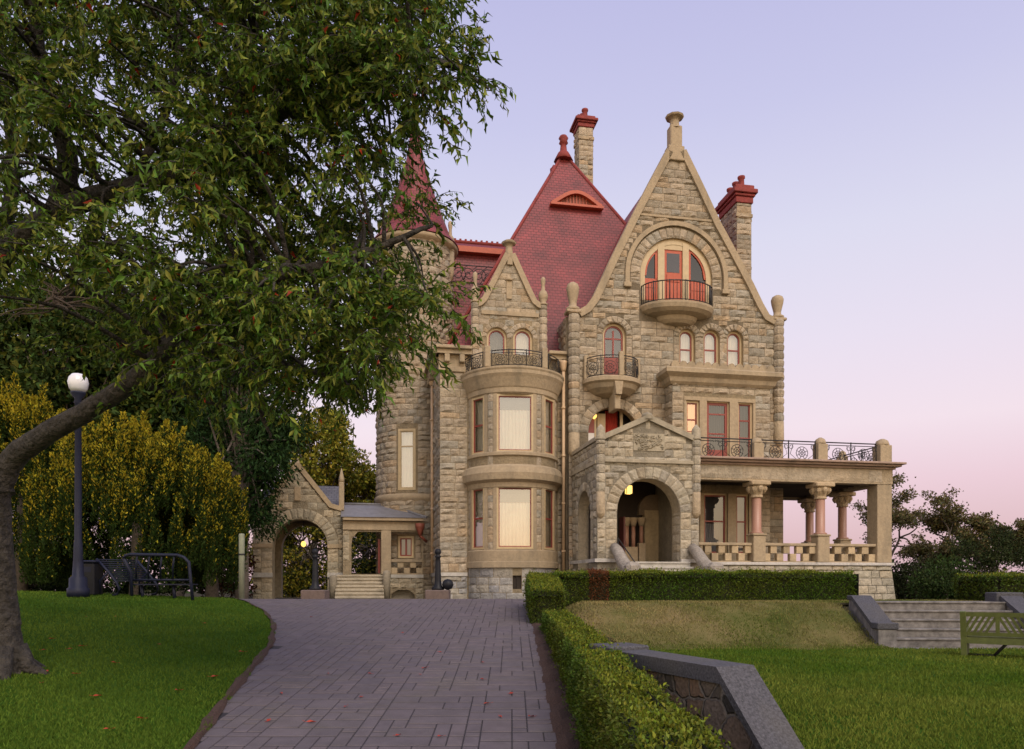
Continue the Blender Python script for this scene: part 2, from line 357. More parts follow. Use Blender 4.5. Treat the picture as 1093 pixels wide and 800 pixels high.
# ------------------------------------------------------------------ ground
LE = [(-10, -2.6), (3, -2.7), (5.5, -3.05), (8, -3.415), (10.4, -3.92), (14.77, -4.74), (17.8, -5.64), (20.5, -6.75), (23.1, -8.2), (25, -9.6), (28, -13), (32, -22), (36, -34)]
def le(y): return float(np.interp(y, [a for a, b in LE], [b for a, b in LE]))
def base_z(y): return -2.4 + .0775 * y if y < 24 else -.54 - .33 * smooth((y - 24) / 8)
def right_z(y):
    if y < 16.9: return -1.5 - .09 * max(0, 8.6 - y)
    if y < 19.8: return -1.5 + .95 * smooth((y - 16.9) / 2.9)
    return -.55 - .3 * smooth((y - 21.5) / 9)
def G(x, y):
    z = base_z(y); e = le(y)
    if x < e: z += .30 * smooth((e - x) / 7) * (1 - smooth((y - 22) / 6)) + .02
    if x > 1.2: t = smooth((x - 1.2) / .8); z = z * (1 - t) + right_z(y) * t
    return z
def grid(name, m, xs, ys, zf, skip=None, **kw):
    mb = MB(); idx = [[mb.p(x, y, zf(x, y)) for x in xs(y)] for y in ys]
    for a in range(len(ys) - 1):
        for b in range(len(idx[a]) - 1):
            if skip and skip(*[sum(mb.v[k][c] for k in (idx[a][b], idx[a + 1][b + 1])) / 2 for c in (0, 1)]): continue
            mb.face([idx[a][b], idx[a][b + 1], idx[a + 1][b + 1], idx[a + 1][b]], None, True)
    o = mb.build(name, m); tag(o, kind='structure', **kw); return o
def fr(a, b, n): return [a + (b - a) * i / n for i in range(n + 1)]
gx = fr(-600, -40, 10)[:-1] + fr(-40, 40, 60) + fr(40, 600, 10)[1:]
gy = fr(-200, -5, 6)[:-1] + fr(-5, 45, 70) + fr(45, 900, 16)[1:]
STAIR = (8.75, 12.3, 17.0, 19.4)
def ground_z(x, y):
    z = G(x, y) - .10
    if 7.8 < x < 13.2 and 16.2 < y < 20: z -= .45
    if 1.3 < x < 2.27 - .437 * (y - 7.64) and y < 9.6: z -= .9
    if y > 60: z -= (y - 60) * .012
    return z
grid('ground', M['earth'], lambda y: gx, gy, ground_z)
grid('lawn', M['lawn'], lambda y: [le(y) - .0 - s for s in (0, .15, .4, .8, 1.4, 2.2, 3.2, 4.5, 6, 8, 11, 15, 20, 28, 40)], fr(-6, 29, 90), lambda x, y: G(x - .001, y) + .012)
def wallx(y): return min(4.2, max(1.6, 2.27 - .437 * (y - 7.64) + .21))
grid('lawn', M['lawn'], lambda y: fr(wallx(y), 4.5, 12) + fr(4.5, 12, 24)[1:] + fr(12, 45, 14)[1:], fr(-6, 17.2, 60), lambda x, y: G(x, y) + .012, skip=lambda x, y: (STAIR[0] - .2 < x < STAIR[1] + .3 and y > 16.95))
grid('bank', M['bank'], lambda y: fr(1.05, 12, 40) + fr(12, 45, 14)[1:], fr(16.5, 24, 30), lambda x, y: G(x, y) + .006 + .03 * math.sin(x * 3.1) * math.sin(y * 2.3 + x), skip=lambda x, y: STAIR[0] - .2 < x < STAIR[1] + .3 and 16.4 < y < 20.2)
# stamped ashlar paving: sheet of dark joints with every slab laid on it
mb = MB(col=(.018, .015, .018))
ys = fr(-6, 36, 120); L = [mb.p(le(y) - .1, y, base_z(y)) for y in ys]; Rr = [mb.p(.5 if y < 24 else .5 + (y - 24) * .25, y, base_z(y)) for y in ys]
for i in range(len(ys) - 1): mb.face([L[i], Rr[i], Rr[i + 1], L[i + 1]])
U_ = .18; occ = {}; prg = random.Random(5)
for j in range(18, 185):
    for i in range(-76, 4):
        if (i, j) in occ: continue
        opts = [(1, 1), (2, 1), (3, 1), (2, 2), (2, 2), (3, 2), (2, 3), (1, 2), (4, 2), (3, 2), (1, 3)]; prg.shuffle(opts)
        for a, b in opts + [(1, 1)]:
            if all((i + x, j + y) not in occ for x in range(a) for y in range(b)): break
        for x in range(a):
            for y in range(b): occ[i + x, j + y] = 1
        x0, x1, y0, y1 = i * U_ + .006, min((i + a) * U_ - .006, .5 + max(0, j * U_ - 24) * .22), j * U_ + .021, (j + b) * U_ - .021
        if x1 < le(y0) - .05 or x0 < le(y0) - .5 or x1 < x0 + .05: continue
        k = prg.uniform(.93, 1.06); c = prg.choice([(.110, .092, .104), (.104, .088, .101), (.115, .095, .105), (.107, .090, .100)]); c = (c[0] * k, c[1] * k, c[2] * k)
        h = .008; e = .006; t0 = base_z(y0) + h; t1 = base_z(y1) + h
        b_ = [mb.p(x0, y0, t0 - h), mb.p(x1, y0, t0 - h), mb.p(x1, y1, t1 - h), mb.p(x0, y1, t1 - h)]
        u_ = [mb.p(x0 + e, y0 + e, t0), mb.p(x1 - e, y0 + e, t0), mb.p(x1 - e, y1 - e, t1), mb.p(x0 + e, y1 - e, t1)]
        mb.face(u_, c)
        for q in range(4): mb.face([b_[q], b_[(q + 1) % 4], u_[(q + 1) % 4], u_[q]], c)
tag(mb.build('driveway', M['paver']), kind='structure')
mb = MB()
for i in range(60):
    ya, yb = -4 + i * .45, -4 + (i + 1) * .45
    xs = [.44, .6, .8, 1.0, 1.45]; f = lambda x, y: base_z(y) + (.0 if x < .5 else .03 + .02 * math.sin(x * 9 + y * 5))
    for xa, xb in zip(xs, xs[1:]): mb.quad((xa, ya, f(xa, ya)), (xb, ya, f(xb, ya)), (xb, yb, f(xb, yb)), (xa, yb, f(xa, yb)))
tag(mb.build('mulch_bed', M['mulch']), kind='structure')
mb = MB()      # bare earth edge along the lawn
for i in range(110):
    ya, yb = -6 + i * .3, -6 + (i + 1) * .3; f = lambda y, o: (le(y) + o, y, base_z(y) + (.016 if o > .01 else .05) if o > -.01 else G(le(y) + o, y) + .04)
    w0 = .045 + .02 * math.sin(i * .9) + .015 * math.sin(i * 2.3); w1 = .045 + .02 * math.sin((i + 1) * .9) + .015 * math.sin((i + 1) * 2.3)
    mb.quad(f(ya, w0), f(yb, w1), f(yb, 0), f(ya, 0)); mb.quad(f(ya, 0), f(yb, 0), f(yb, -.02 - w1), f(ya, -.02 - w0))
tag(mb.build('earth_edge', M['mulch']), kind='structure')

# grass blades: nobody could count them
def blades(name, xy, zf, hgt, base, tipc, wid=.006):
    n = len(xy); z = np.array([zf(x, y) for x, y in xy]); P = np.column_stack([xy, z]); a = nr.uniform(0, 2 * np.pi, n)
    lean = nr.normal(0, .45, (n, 2)); h = hgt * nr.uniform(.5, 1.25, n); S = np.column_stack([np.cos(a), np.sin(a), np.zeros(n)]) * (wid * (1 + .06 * xy[:, 1]))[:, None]
    T = P + np.column_stack([lean * h[:, None], h]); V = np.stack([P - S, P + S, T], 1).reshape(-1, 3); F = np.arange(3 * n).reshape(-1, 3)
    patch = (.5 + .5 * np.sin(xy[:, 0] * 1.7 + np.sin(xy[:, 1] * 1.3) * 2) * np.sin(xy[:, 1] * 1.1 + xy[:, 0] * .6))[:, None]
    p2 = (.5 + .5 * np.sin(xy[:, 0] * .62 + 1.7 * np.sin(xy[:, 1] * .45 + 1)))[:, None]; k = np.clip(patch * .45 + p2 * .35 + nr.uniform(-.1, .3, (n, 1)), 0, 1); c = np.array(base) * (1 - k) + np.array(tipc) * k; c *= nr.uniform(.7, 1.3, (n, 1))
    o = npmesh(name, V, F, np.repeat(c, 3, 0), M['grass']); return o
def scatter(n, x0, x1, y0, y1, ok, pw=1.0):
    u = nr.uniform(0, 1, n); y = 1 / ((1 / y0) * (1 - u) + (1 / y1) * u) if pw else nr.uniform(y0, y1, n)
    x = nr.uniform(x0, x1, n); k = np.array([ok(a, b) for a, b in zip(x, y)]); return np.column_stack([x, y])[k]
xy = scatter(260000, -17, -2.6, 5.5, 26, lambda x, y: x < le(y) - .03 - .08 * math.sin(y * 4.1) and x > -.72 * y - 1)
tag(blades('lawn_grass', xy, lambda x, y: G(x, y) + .01, .045, (.046, .100, .011), (.115, .175, .024)), 'short dark green grass of the mound beside the drive', 'grass', kind='stuff')
def okr(x, y):
    if x < wallx(y) + .10 + .06 * math.sin(y * 5): return False
    return 1.7 < x < .75 * y + 1 and not (STAIR[0] - .2 < x < STAIR[1] + .2 and y > 16.9)
xy = scatter(250000, 1.7, 17, 5.5, 17.3, okr)
tag(blades('lawn_grass', xy, lambda x, y: G(x, y) + .01, .045, (.062, .122, .011), (.175, .205, .034)), 'short green grass of the flat lawn before the bank', 'grass', kind='stuff')
xy = scatter(60000, 1.2, 17, 16.7, 22.5, lambda x, y: x < .75 * y and not (STAIR[0] - .2 < x < STAIR[1] + .3 and y < 20))
tag(blades('bank_grass', xy, lambda x, y: G(x, y) + .01, .05, (.075, .12, .014), (.33, .26, .12)), 'parched straw coloured grass on the bank under the hedge', 'grass', kind='stuff')

# ================================================================== THE CASTLE
YAW = R(10.5); OX, OY, GB = (721 - CX) / FPX * 36.5, 36.5, -.85
UX, UY = math.cos(YAW), math.sin(YAW); VX, VY = -UY, UX
def fd(px, v): rx = (px - CX) / FPX; return (OX * VX + OY * VY + v) / (rx * VX + VY)
def fu(px, v): d = fd(px, v); rx = (px - CX) / FPX; return (d * rx - OX) * UX + (d - OY) * UY
def fz(px, py, v): return (HY - py) / FPX * fd(px, v) - GB
def P2(v, *pts): return [(fu(a, v), fz(a, b, v)) for a, b in pts]
castle = thing('castle', 'large sandstone castle with steep red slate roofs, gables and round tower', 'castle', (OX, OY, GB), YAW)
def flat(v): return lambda u, z, o: (u, v - o, z)
def sideL(u): return lambda s_, z, o: (u - o, s_, z)
def around(cu, cv, r): return lambda s_, z, o: (cu + (r + o) * math.sin(s_ / r), cv - (r + o) * math.cos(s_ / r), z)
def turned(cu, cv, th):
    st, ct = math.sin(th), math.cos(th)
    return lambda x, y, z: (cu + x * ct - y * st, cv + x * st + y * ct, z)      # y points into the wall
def grow_poly(p, e):
    c = sum(a for a, b in p) / len(p), sum(b for a, b in p) / len(p)
    return [(a + (e if a > c[0] else -e), b + (e if b > c[1] else -e)) for a, b in p]

def window(name, xf, x0, x1, z0, zt, y, rounded=False, casing=.10, sash=.07, mid=(.5,), vert=(), lower=0., paint='red', case='cream', gl='glass', blind='curtain', grey=0., label=None, parent=None):
    """a glazed opening: outer casing, painted sash with bars, pane, blind behind it"""
    sh = (lambda e: arch(x0 + e, x1 - e, z0 + e, zt - e)) if rounded else (lambda e: rect(x0 + e, x1 - e, z0 + e, zt - e))
    mb = MB(xf); mb.ring(sh(0), sh(casing), y - .05, y + .10); win = mb.build(name, M[case], parent or castle)
    if label: win['label'] = label
    mb = MB(xf); mb.ring(sh(casing), sh(casing + sash), y, y + .07); e = casing + sash; zl = z0 + e
    if lower: zl = z0 + e + lower; mb.box(x0 + e, x1 - e, y + .01, y + .06, z0 + e, zl); mb.box(x0 + e + .08, x1 - e - .08, y - .012, y + .011, z0 + e + .08, zl - .1)
    for k in mid: zz = zl + (zt - e - zl) * k; mb.box(x0 + e, x1 - e, y + .005, y + .065, zz - .035, zz + .035)
    for k in vert: xx = x0 + (x1 - x0) * k; mb.box(xx - .04, xx + .04, y + .004, y + .066, zl, zt - e - ((x1 - x0) * .12 if rounded else 0))
    mb.build('sash', M[paint], win)
    mb = MB(xf); mb.poly(arch(x0 + e - .02, x1 - e + .02, z0 + e - .02, zt - e + .02) if rounded else rect(x0 + e - .02, x1 - e + .02, zl - .02, zt - e + .02), y + .035); mb.build('pane', M[gl], win)
    if blind:
        mb = MB(xf); n = 22; X = [x0 - .05 + (x1 - x0 + .1) * k / n for k in range(n + 1)]; top = zt + .05; cut = top - grey * (zt - z0) if grey else top
        Y = [y + .20 + .05 * (k % 2) for k in range(n + 1)]
        for k in range(n): mb.quad((X[k], Y[k], z0 - .05), (X[k + 1], Y[k + 1], z0 - .05), (X[k + 1], Y[k + 1], cut), (X[k], Y[k], cut))
        if blind == 'curtain' and not grey: mb.box(x0 + (x1 - x0) * .42, x0 + (x1 - x0) * .58, y + .19, y + .199, z0 + (zt - z0) * .1, z0 + (zt - z0) * .12)
        mb.build('blind', M[blind], win)
        if grey:
            mb = MB(xf); mb.quad((x0 - .05, y + .19, cut), (x1 + .05, y + .19, cut), (x1 + .05, y + .19, top), (x0 - .05, y + .19, top)); mb.build('grey_top', M['greysheet'], win)  # flat grey sheet behind the upper part of the pane
    else:
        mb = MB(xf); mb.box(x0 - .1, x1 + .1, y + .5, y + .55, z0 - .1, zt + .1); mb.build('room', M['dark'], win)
    return win
def railing(parent, pts, h, r=.016, step=.13, scroll=True, panel=None, label=None, name='railing'):
    """wrought iron rail along a path of (u, v, z) points"""
    mb = MB(); P = [Vector(q) for q in pts]; up = Vector((0, 0, 1))
    mb.tube([q + up * h for q in P], r * 1.5, 5); mb.tube([q + up * .06 for q in P], r * 1.2, 5)
    if scroll: mb.tube([q + up * (h - .12) for q in P], r, 4)
    Ls = [0.]
    for a, b in zip(P, P[1:]): Ls.append(Ls[-1] + (b - a).length)
    def pos(l):
        for i in range(len(P) - 1):
            if l <= Ls[i + 1] + 1e-6: return P[i].lerp(P[i + 1], (l - Ls[i]) / max(Ls[i + 1] - Ls[i], 1e-6)), (P[i + 1] - P[i]).normalized()
        return P[-1], (P[-1] - P[-2]).normalized()
    n = max(1, round(Ls[-1] / (panel or .8))); pl = Ls[-1] / n
    for k in range(n + 1):
        q, t = pos(min(k * pl, Ls[-1])); mb.tube([q, q + up * (h + .04)], r * 1.5, 5)
    if scroll:
        for k in range(n):
            q, t = pos((k + .5) * pl); c = q + up * (h * .40)
            for rad in (min(pl * .36, h * .33), min(pl * .2, h * .18), .05):
                mb.tube([c + t * math.cos(a) * rad + up * math.sin(a) * rad for a in [2 * math.pi * i / 14 for i in range(15)]], r * .8, 4)
            for a in range(8):
                aa = a * math.pi / 4 + .4; mb.tube([c + t * math.cos(aa) * .05 + up * math.sin(aa) * .05, c + t * math.cos(aa) * min(pl * .36, h * .33) + up * math.sin(aa) * min(pl * .36, h * .33)], r * .7, 4)
            for sx in (-1, 1):
                c2 = q + t * sx * pl * .40 + up * h * .72
                mb.tube([c2 + t * sx * math.cos(a) * .07 * (1 + a * .08) + up * math.sin(a) * .07 * (1 + a * .08) for a in [i * .6 for i in range(11)]], r * .7, 4)
                mb.tube([q + t * sx * pl * .2 + up * .06, q + t * sx * pl * .44 + up * h * .35, q + t * sx * pl * .33 + up * (h - .1)], r * .7, 4)
    else:
        m = int(Ls[-1] / step)
        for k in range(m + 1): q, t = pos(Ls[-1] * k / m); mb.tube([q + up * .06, q + up * h], r * .8, 4)
    o = mb.build(name, M['iron'], parent)
    if label: o['label'] = label
    return o
def shaft(mb, cu, cv, r, z0, z1, pal=SAND, corbel=True):
    """rounded corner shaft of rough drums, with a smooth corbel below"""
    if corbel: mb.lathe(cu, cv, [(.02, z0 - r * 1.3), (r * .55, z0 - r * .9), (r * .98, z0 - .05), (r * 1.02, z0), (r * .98, z0 + .9)], 12, col=SANDT); z0 += .9
    z = z0; mp = around(cu, cv, r)
    while z < z1 - .05:
        h = min(rng.uniform(.34, .46), z1 - z); c = rng.choice(pal); k = rng.uniform(.85, 1.12)
        mb.lathe(cu, cv, [(r * .93, z + .012), (r * (1.02 + rng.uniform(0, .07)), z + h * .3), (r * (1.03 + rng.uniform(0, .07)), z + h * .7), (r * .93, z + h - .012)], 10, col=(c[0] * k, c[1] * k, c[2] * k), sm=False); z += h
def club(mb, cu, cv, z0, h, r): mb.lathe(cu, cv, [(r * .95, z0 - .02), (r * 1.1, z0), (r * 1.1, z0 + h * .08), (r * .62, z0 + h * .16), (r * .62, z0 + h * .28), (r * .95, z0 + h * .62), (r * 1.05, z0 + h * .8), (r * .85, z0 + h * .93), (r * .4, z0 + h)], 14)
def ballpin(mb, cu, cv, z0, h, r): mb.lathe(cu, cv, [(r, z0), (r * 1.15, z0 + .02), (r * 1.15, z0 + h * .06), (r * .6, z0 + h * .1), (r * 1.1, z0 + h * .22), (r * 1.25, z0 + h * .34), (r * 1.0, z0 + h * .46), (r * .5, z0 + h * .54), (r * .42, z0 + h * .72), (r * .62, z0 + h * .84), (r * .55, z0 + h * .95), (r * .2, z0 + h)], 12)
def flower(mb, cu, cv, z0, h, r):
    mb.lathe(cu, cv, [(r * .95, z0), (r * .7, z0 + h * .12), (r * .62, z0 + h * .6), (r * .8, z0 + h * .68), (r * 1.25, z0 + h * .76), (r * 1.35, z0 + h * .86), (r * .9, z0 + h * .96), (r * .3, z0 + h)], 10, sm=False)

# ---- main gable front (plane v = 0)
gl_, gr_ = fu(607, 0), fu(836, 0)
rakeL = P2(0, (618, 333), (627, 328), (635.5, 317), (656, 273), (677.5, 229.5), (697, 192), (714, 160))
rakeR = P2(0, (728, 160), (746, 197), (765, 238), (783, 271), (800, 303), (810, 324), (817.5, 337), (826, 341.5))
main_out = [(gl_, 0), (gr_, 0), (gr_, rakeR[-1][1])] + rakeR[::-1] + rakeL[::-1] + [(gl_, rakeL[0][1])]
bw = P2(0, (683.5, 320), (760, 258))           # lunette
cL, rL = (bw[0][0] + bw[1][0]) / 2, (bw[1][0] - bw[0][0]) / 2
lun = arch(bw[0][0], bw[1][0], bw[0][1], bw[1][1], 24); zsL = bw[1][1] - rL
def hole(v, x0, x1, yb, yt, rounded): u0, u1 = fu(x0, v), fu(x1, v); xm = (x0 + x1) / 2; f = arch if rounded else rect; return f(u0, u1, fz(xm, yb, v), fz(xm, yt, v))
h_door = hole(0, 643.5, 668.5, 402, 344.5, True)
h_tri = [hole(0, a, b, 393.5, t, True) for a, b, t in ((725, 742, 351), (751, 768.3, 352), (776, 793.3, 353))]
h_log = hole(0, 628, 681.5, 500, 435, True)
h_low = [hole(0, 752, 776.5, 590, 526, False), hole(0, 785, 803, 590, 526, False)]
h_ent = hole(0, 659, 715, 604, 520, True)
holes = [lun, h_door] + h_tri + [h_log, h_ent] + h_low
mb = MB(col=(.15, .12, .08)); mb.poly(main_out, .0, holes=holes)
for h in holes: mb.strip(h, 0, .42, col=(.36, .28, .17))
def zone(h, e, up=0.): c = [(a, b) for a, b in h]; u0 = min(a for a, b in c); u1 = max(a for a, b in c); b0 = min(b for a, b in c); b1 = max(b for a, b in c); return (u0 - e, u1 + e, b0, b1 + (e if up == 0 else up))
zn = [zone(h, .30) for h in [h_door] + h_tri]
excl = [arch(cL - rL - .78, cL + rL + .78, zsL - .55, zsL + rL + .78, 24), rect(cL - rL - .05, cL + rL + .05, lun[0][1] - .9, zsL)] + [arch(a, b, c, d) for a, b, c, d in zn] + [arch(*zone(h_log, .42)), arch(*zone(h_ent, .3))] + [rect(*zone(h, .12)) for h in h_low]
ins = [(a, b - .04) for a, b in main_out]
mb.courses(flat(0), ins, excl, 0, fz(721, 165, 0) - .3)
for h in [h_door] + h_tri:
    u0, u1 = h[0][0], h[1][0]; r = (u1 - u0) / 2; zs = h[2][1]
    mb.voussoirs(flat(0), (u0 + u1) / 2, zs, r + .01, r + .30, 9 if r > .4 else 7)
    for s_ in (u0 - .30, u1):
        z = h[0][1]
        while z < zs - .02: hh = min(rng.uniform(.3, .5), zs - z); c = rng.choice(SAND); mb.block(flat(0), s_, s_ + .29, z, z + hh, .04, c); z += hh
r = (h_log[1][0] - h_log[0][0]) / 2; mb.voussoirs(flat(0), (h_log[0][0] + h_log[1][0]) / 2, h_log[2][1], r + .01, r + .45, 13)
mb.voussoirs(flat(0), cL, zsL, rL + .01, rL + .50, 19)
for sx in (-1, 1):
    for k in range(3): z = zsL - .52 + k * .17; a, b = sorted((cL + sx * (rL + .01), cL + sx * (rL + .5))); mb.block(flat(0), a, b, z, z + .17, .05, rng.choice(SAND))
# side walls and top of the block
mb.box(gl_ + .01, gr_ - .01, 1.5, 1.55, 0, fz(607, 335, 0)); mb.box(gr_ - .4, gr_, .5, 11, 0, fz(830, 375, 0)); mb.box(gl_, gl_ + .4, .5, 9.5, 0, fz(607, 334, 0), col=(.34, .275, .19)); mb.courses(sideL(gl_), rect(.5, 9.4, 9, fz(607, 334, 0)), [], 9, fz(607, 334, 0))
mb.courses(lambda s_, z, o: (gr_ + o, s_, z), rect(.1, 11, 0, 11.5), [], 0, fz(830, 375, 0))
gw = mb.build('gable_wall', M['stone'], castle)
mb = MB()
off = .12
mb.band([(a, b - off) for a, b in rakeL], .17, -.16, .35); mb.band([(a, b - off) for a, b in rakeR], .17, -.16, .35)
mb.box(*[fu(712.5, 0), fu(729.5, 0)], -.16, .4, fz(721, 163, 0) - .45, fz(721, 157, 0), bev=.03)
mb.build('coping', M['trim'], gw)
mb = MB(); uq = fu(721, 0); z0 = fz(721, 158, 0); mb.box(uq - .30, uq + .30, -.14, .38, z0 + .003, z0 + 1.05, bev=.04); flower(mb, uq, .12, z0 + .95, .72, .34); mb.build('finial', M['trim'], gw)
for px, y0, y1 in ((612, 331, 301), (831, 339.5, 315)):
    mb = MB(); club(mb, fu(px, 0), .12, fz(px, y0, 0), fz(px, y1, 0) - fz(px, y0, 0), .30); mb.box(fu(px, 0) - .36, fu(px, 0) + .36, -.2, .44, fz(px, y0, 0) - .16, fz(px, y0, 0) - .021, bev=.03); mb.build('finial', M['trim'], gw)
mb = MB(); shaft(mb, fu(612.5, 0), -.02, .27, fz(612, 483, 0), fz(612, 333, 0)); mb.build('corner_shaft', M['stone'], gw)
mb = MB(); shaft(mb, fu(830.5, 0), -.02, .27, fz(830, 470, 0), fz(830, 342, 0)); mb.build('corner_shaft', M['stone'], gw)
mb = MB(); th = [math.pi * i / 24 for i in range(25)]; ro = rL + .68
mb.band([(cL + ro, zsL - .5)] + [(cL + ro * math.cos(t), zsL + ro * math.sin(t)) for t in th] + [(cL - ro, zsL - .5)], .11, -.13, .05)
for sx in (-1, 1): mb.box(cL + sx * ro - .19, cL + sx * ro + .19, -.16, .05, zsL - .72, zsL - .5, bev=.02)
zz = fz(721, 233, 0); il = inner_ints(main_out, zz)[0]; mb.box(il[0] + .25, il[1] - .25, -.09, .02, zz - .06, zz + .05)
mb.build('hood_mould', M['trim'], gw)
# lunette joinery
zb, ztt = lun[0][1], lun[0][1] + 0
mb = MB(col=(.5, .4, .25)); inn = lambda e: arch(cL - rL + e, cL + rL - e, zb, zsL + rL - e, 24)
mb.ring(inn(0), [(a, max(b, zb)) for a, b in inn(.27)], .10, .30)
dl, dr = fu(710, 0), fu(729.5, 0)
for a, b in ((fu(703, 0), dl), (dr, fu(736, 0))): mb.prism([(a, zb), (b, zb), (b, zsL + math.sqrt((rL - .1) ** 2 - (b - cL) ** 2)), (a, zsL + math.sqrt((rL - .1) ** 2 - (a - cL) ** 2))], .08, .30)
zdt = fz(721, 266, 0); mb.box(dl, dr, .12, .28, zdt, zsL + rL - .12)
lw = mb.build('lunette_window', M['cream'], castle)
mb = MB(); mb.box(dl + .01, dr - .01, .16, .22, zb, zdt)
mb2 = MB()
for k, (a, b) in enumerate(((dl + .14, dr - .14),)):
    zc = fz(721, 290, 0); mb2.box(a, b, .148, .158, zc, zdt - .16)
    mb.box(a, b, .13, .16, zb + .15, zc - .55); mb.box(a, b, .13, .16, zc - .45, zc - .1)
for sx, a, b in ((-1, fu(687, 0), fu(703, 0)), (1, fu(736, 0), fu(757, 0) - .08)):
    zc = fz(721, 298, 0); mb.box(a, b, .16, .22, zb, zc); mb.box(a + .1, b - .1, .14, .16, zb + .1, zc - .55); mb.box(a + .1, b - .1, .14, .16, zc - .45, zc - .12)
    n = 10; e = .30; pts = [(x, zsL + math.sqrt(max((rL - e) ** 2 - (x - cL) ** 2, .0))) for x in [max(a, cL - rL + e) + (min(b, cL + rL - e) - max(a, cL - rL + e)) * i / n for i in range(n + 1)]]
    mb2.poly([(pts[0][0], zc)] + [(pts[-1][0], zc)] + [(x, max(z, zc)) for x, z in pts[::-1]], .2)
    mb.band(pts, .05, .14, .22); xe = b - .06 if sx < 0 else a + .06; mb.box(xe - .06, xe + .06, .14, .2, zc, zsL + math.sqrt((rL - e) ** 2 - (xe - cL) ** 2) - .02)
mb.build('door', M['orange'], lw); mb2.build('pane', M['darkglass'], lw)
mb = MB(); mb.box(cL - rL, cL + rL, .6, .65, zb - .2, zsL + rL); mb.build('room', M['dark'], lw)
# balcony of the lunette
def bowl(mb, cu, cv, R0, zt, tiers, n=24, squash=1.):
    """half-round corbelled balcony, tiers of (radius factor, drop)"""
    prof = [(R0 * f, zt - d) for f, d in tiers]
    o = mb.xf; mb.xf = lambda x, y, z: (x, cv + (y - cv) * squash, z)
    mb.lathe(cu, cv, prof, n, -math.pi / 2, math.pi / 2, sm=False); mb.xf = o
def arc(cu, cv, r, z, a0, a1, n, sq=1.): return [(cu + r * math.sin(a0 + (a1 - a0) * i / n), cv - sq * r * math.cos(a0 + (a1 - a0) * i / n), z) for i in range(n + 1)]
hp = math.pi / 2
bz = fz(722, 321, -1); bR = (fu(761, 0) - fu(684, 0)) / 2
mb = MB(); bowl(mb, cL, 0, bR, bz, [(0, 0), (1, 0), (1, .1), (.95, .28), (.82, .42), (.6, .5), (.56, .5), (.5, .68), (.38, .82), (.05, .88)], squash=.62); bal = mb.build('balcony', M['trim'], castle)
railing(bal, arc(cL, 0, bR * .96, bz, -hp, hp, 14, .62), .95, r=.02, step=.17, scroll=False)
# arched French door and balcony
def hw(h): return h[0][0], h[1][0], h[0][1], max(b for a, b in h)
fx = lambda x, y, z: (x, y, z)
window('french_door', fx, *hw(h_door), .22, True, .11, .07, mid=(.62,), vert=(.5,), lower=.8, gl='doorglass', blind=None)
bz = fz(657, 401, -1); cB = fu(656.5, -.6); bR = 1.38
mb = MB(); bowl(mb, cB, 0, bR, bz, [(0, 0), (1, 0), (1.04, .05), (1.04, .22), (.94, .3), (.86, .5), (.62, .72), (.2, .85), (0, .85)], squash=.8); mb.box(cB - .14, cB + .14, -1.0, -.02, bz - 1.55, bz - .3, bev=.03); mb.prism([(cB - .2, bz - .3), (cB + .2, bz - .3), (cB + .13, bz - .9), (cB - .13, bz - .9)], -1.2, -.7)
bal = mb.build('balcony', M['trim'], castle)
for t in (-hp * .93, .12, hp * .93): mb = MB(); x, y, z = arc(cB, 0, bR * .93, bz, t, t, 1, .8)[0]; mb.box(x - .11, x + .11, y - .11, y + .11, z, z + 1.12, bev=.02); mb.build('rail_post', M['trim'], bal)
railing(bal, arc(cB, 0, bR * .93, bz, -hp * .9, .05, 10, .8), .95, panel=.75); railing(bal, arc(cB, 0, bR * .93, bz, .19, hp * .9, 10, .8), .95, panel=.75)
for h in h_tri: window('window', fx, *hw(h), .22, True, .10, .06, mid=(.5,), gl='glass', blind='curtain')
# loggia arch: joinery and red drape behind
a, b, c, d = hw(h_log); mb = MB(); mb.box(a - .3, b + .3, 1.0, 1.06, c, d + .1); lo = mb.build('loggia', M['dark'], castle)
mb = MB(); mb.box(a + .62, a + 1.02, .55, .7, c, d - .2); mb.box(a + .45, a + .55, .5, .62, c, d); mb.box(b - .75, b - .62, .5, .62, c, d); mb.build('mullion', M['cream'], lo)
mb = MB(); n = 9; X = fr(a + 1.06, b - .78, n)
for k in range(n): mb.quad((X[k], .75 + .06 * (k % 2), c), (X[k + 1], .75 + .06 * ((k + 1) % 2), c), (X[k + 1], .75 + .06 * ((k + 1) % 2), d), (X[k], .75 + .06 * (k % 2), d))
mb.build('drape', M['redcloth'], lo)
mb = MB(); mb.box(a - .1, a + .44, .5, .56, c, c + 1.75); mb.build('panel', M['white'], lo)
mb = MB(); mb.box(a - .1, a + .44, .44, .5, c + 1.25, c + 1.32); mb.box(a - .1, a + .44, .51, .56, c + 1.75, d); mb.build('transom', M['red'], lo)
mb = MB(); q = (fu(634, .4), .4, fz(634, 444, .4)); mb.lathe(q[0], q[1], [(.02, q[2] - .16), (.12, q[2] - .08), (.14, q[2]), (.1, q[2] + .1), (.02, q[2] + .15)], 10); mb.build('lamp', M['lamp'], lo)
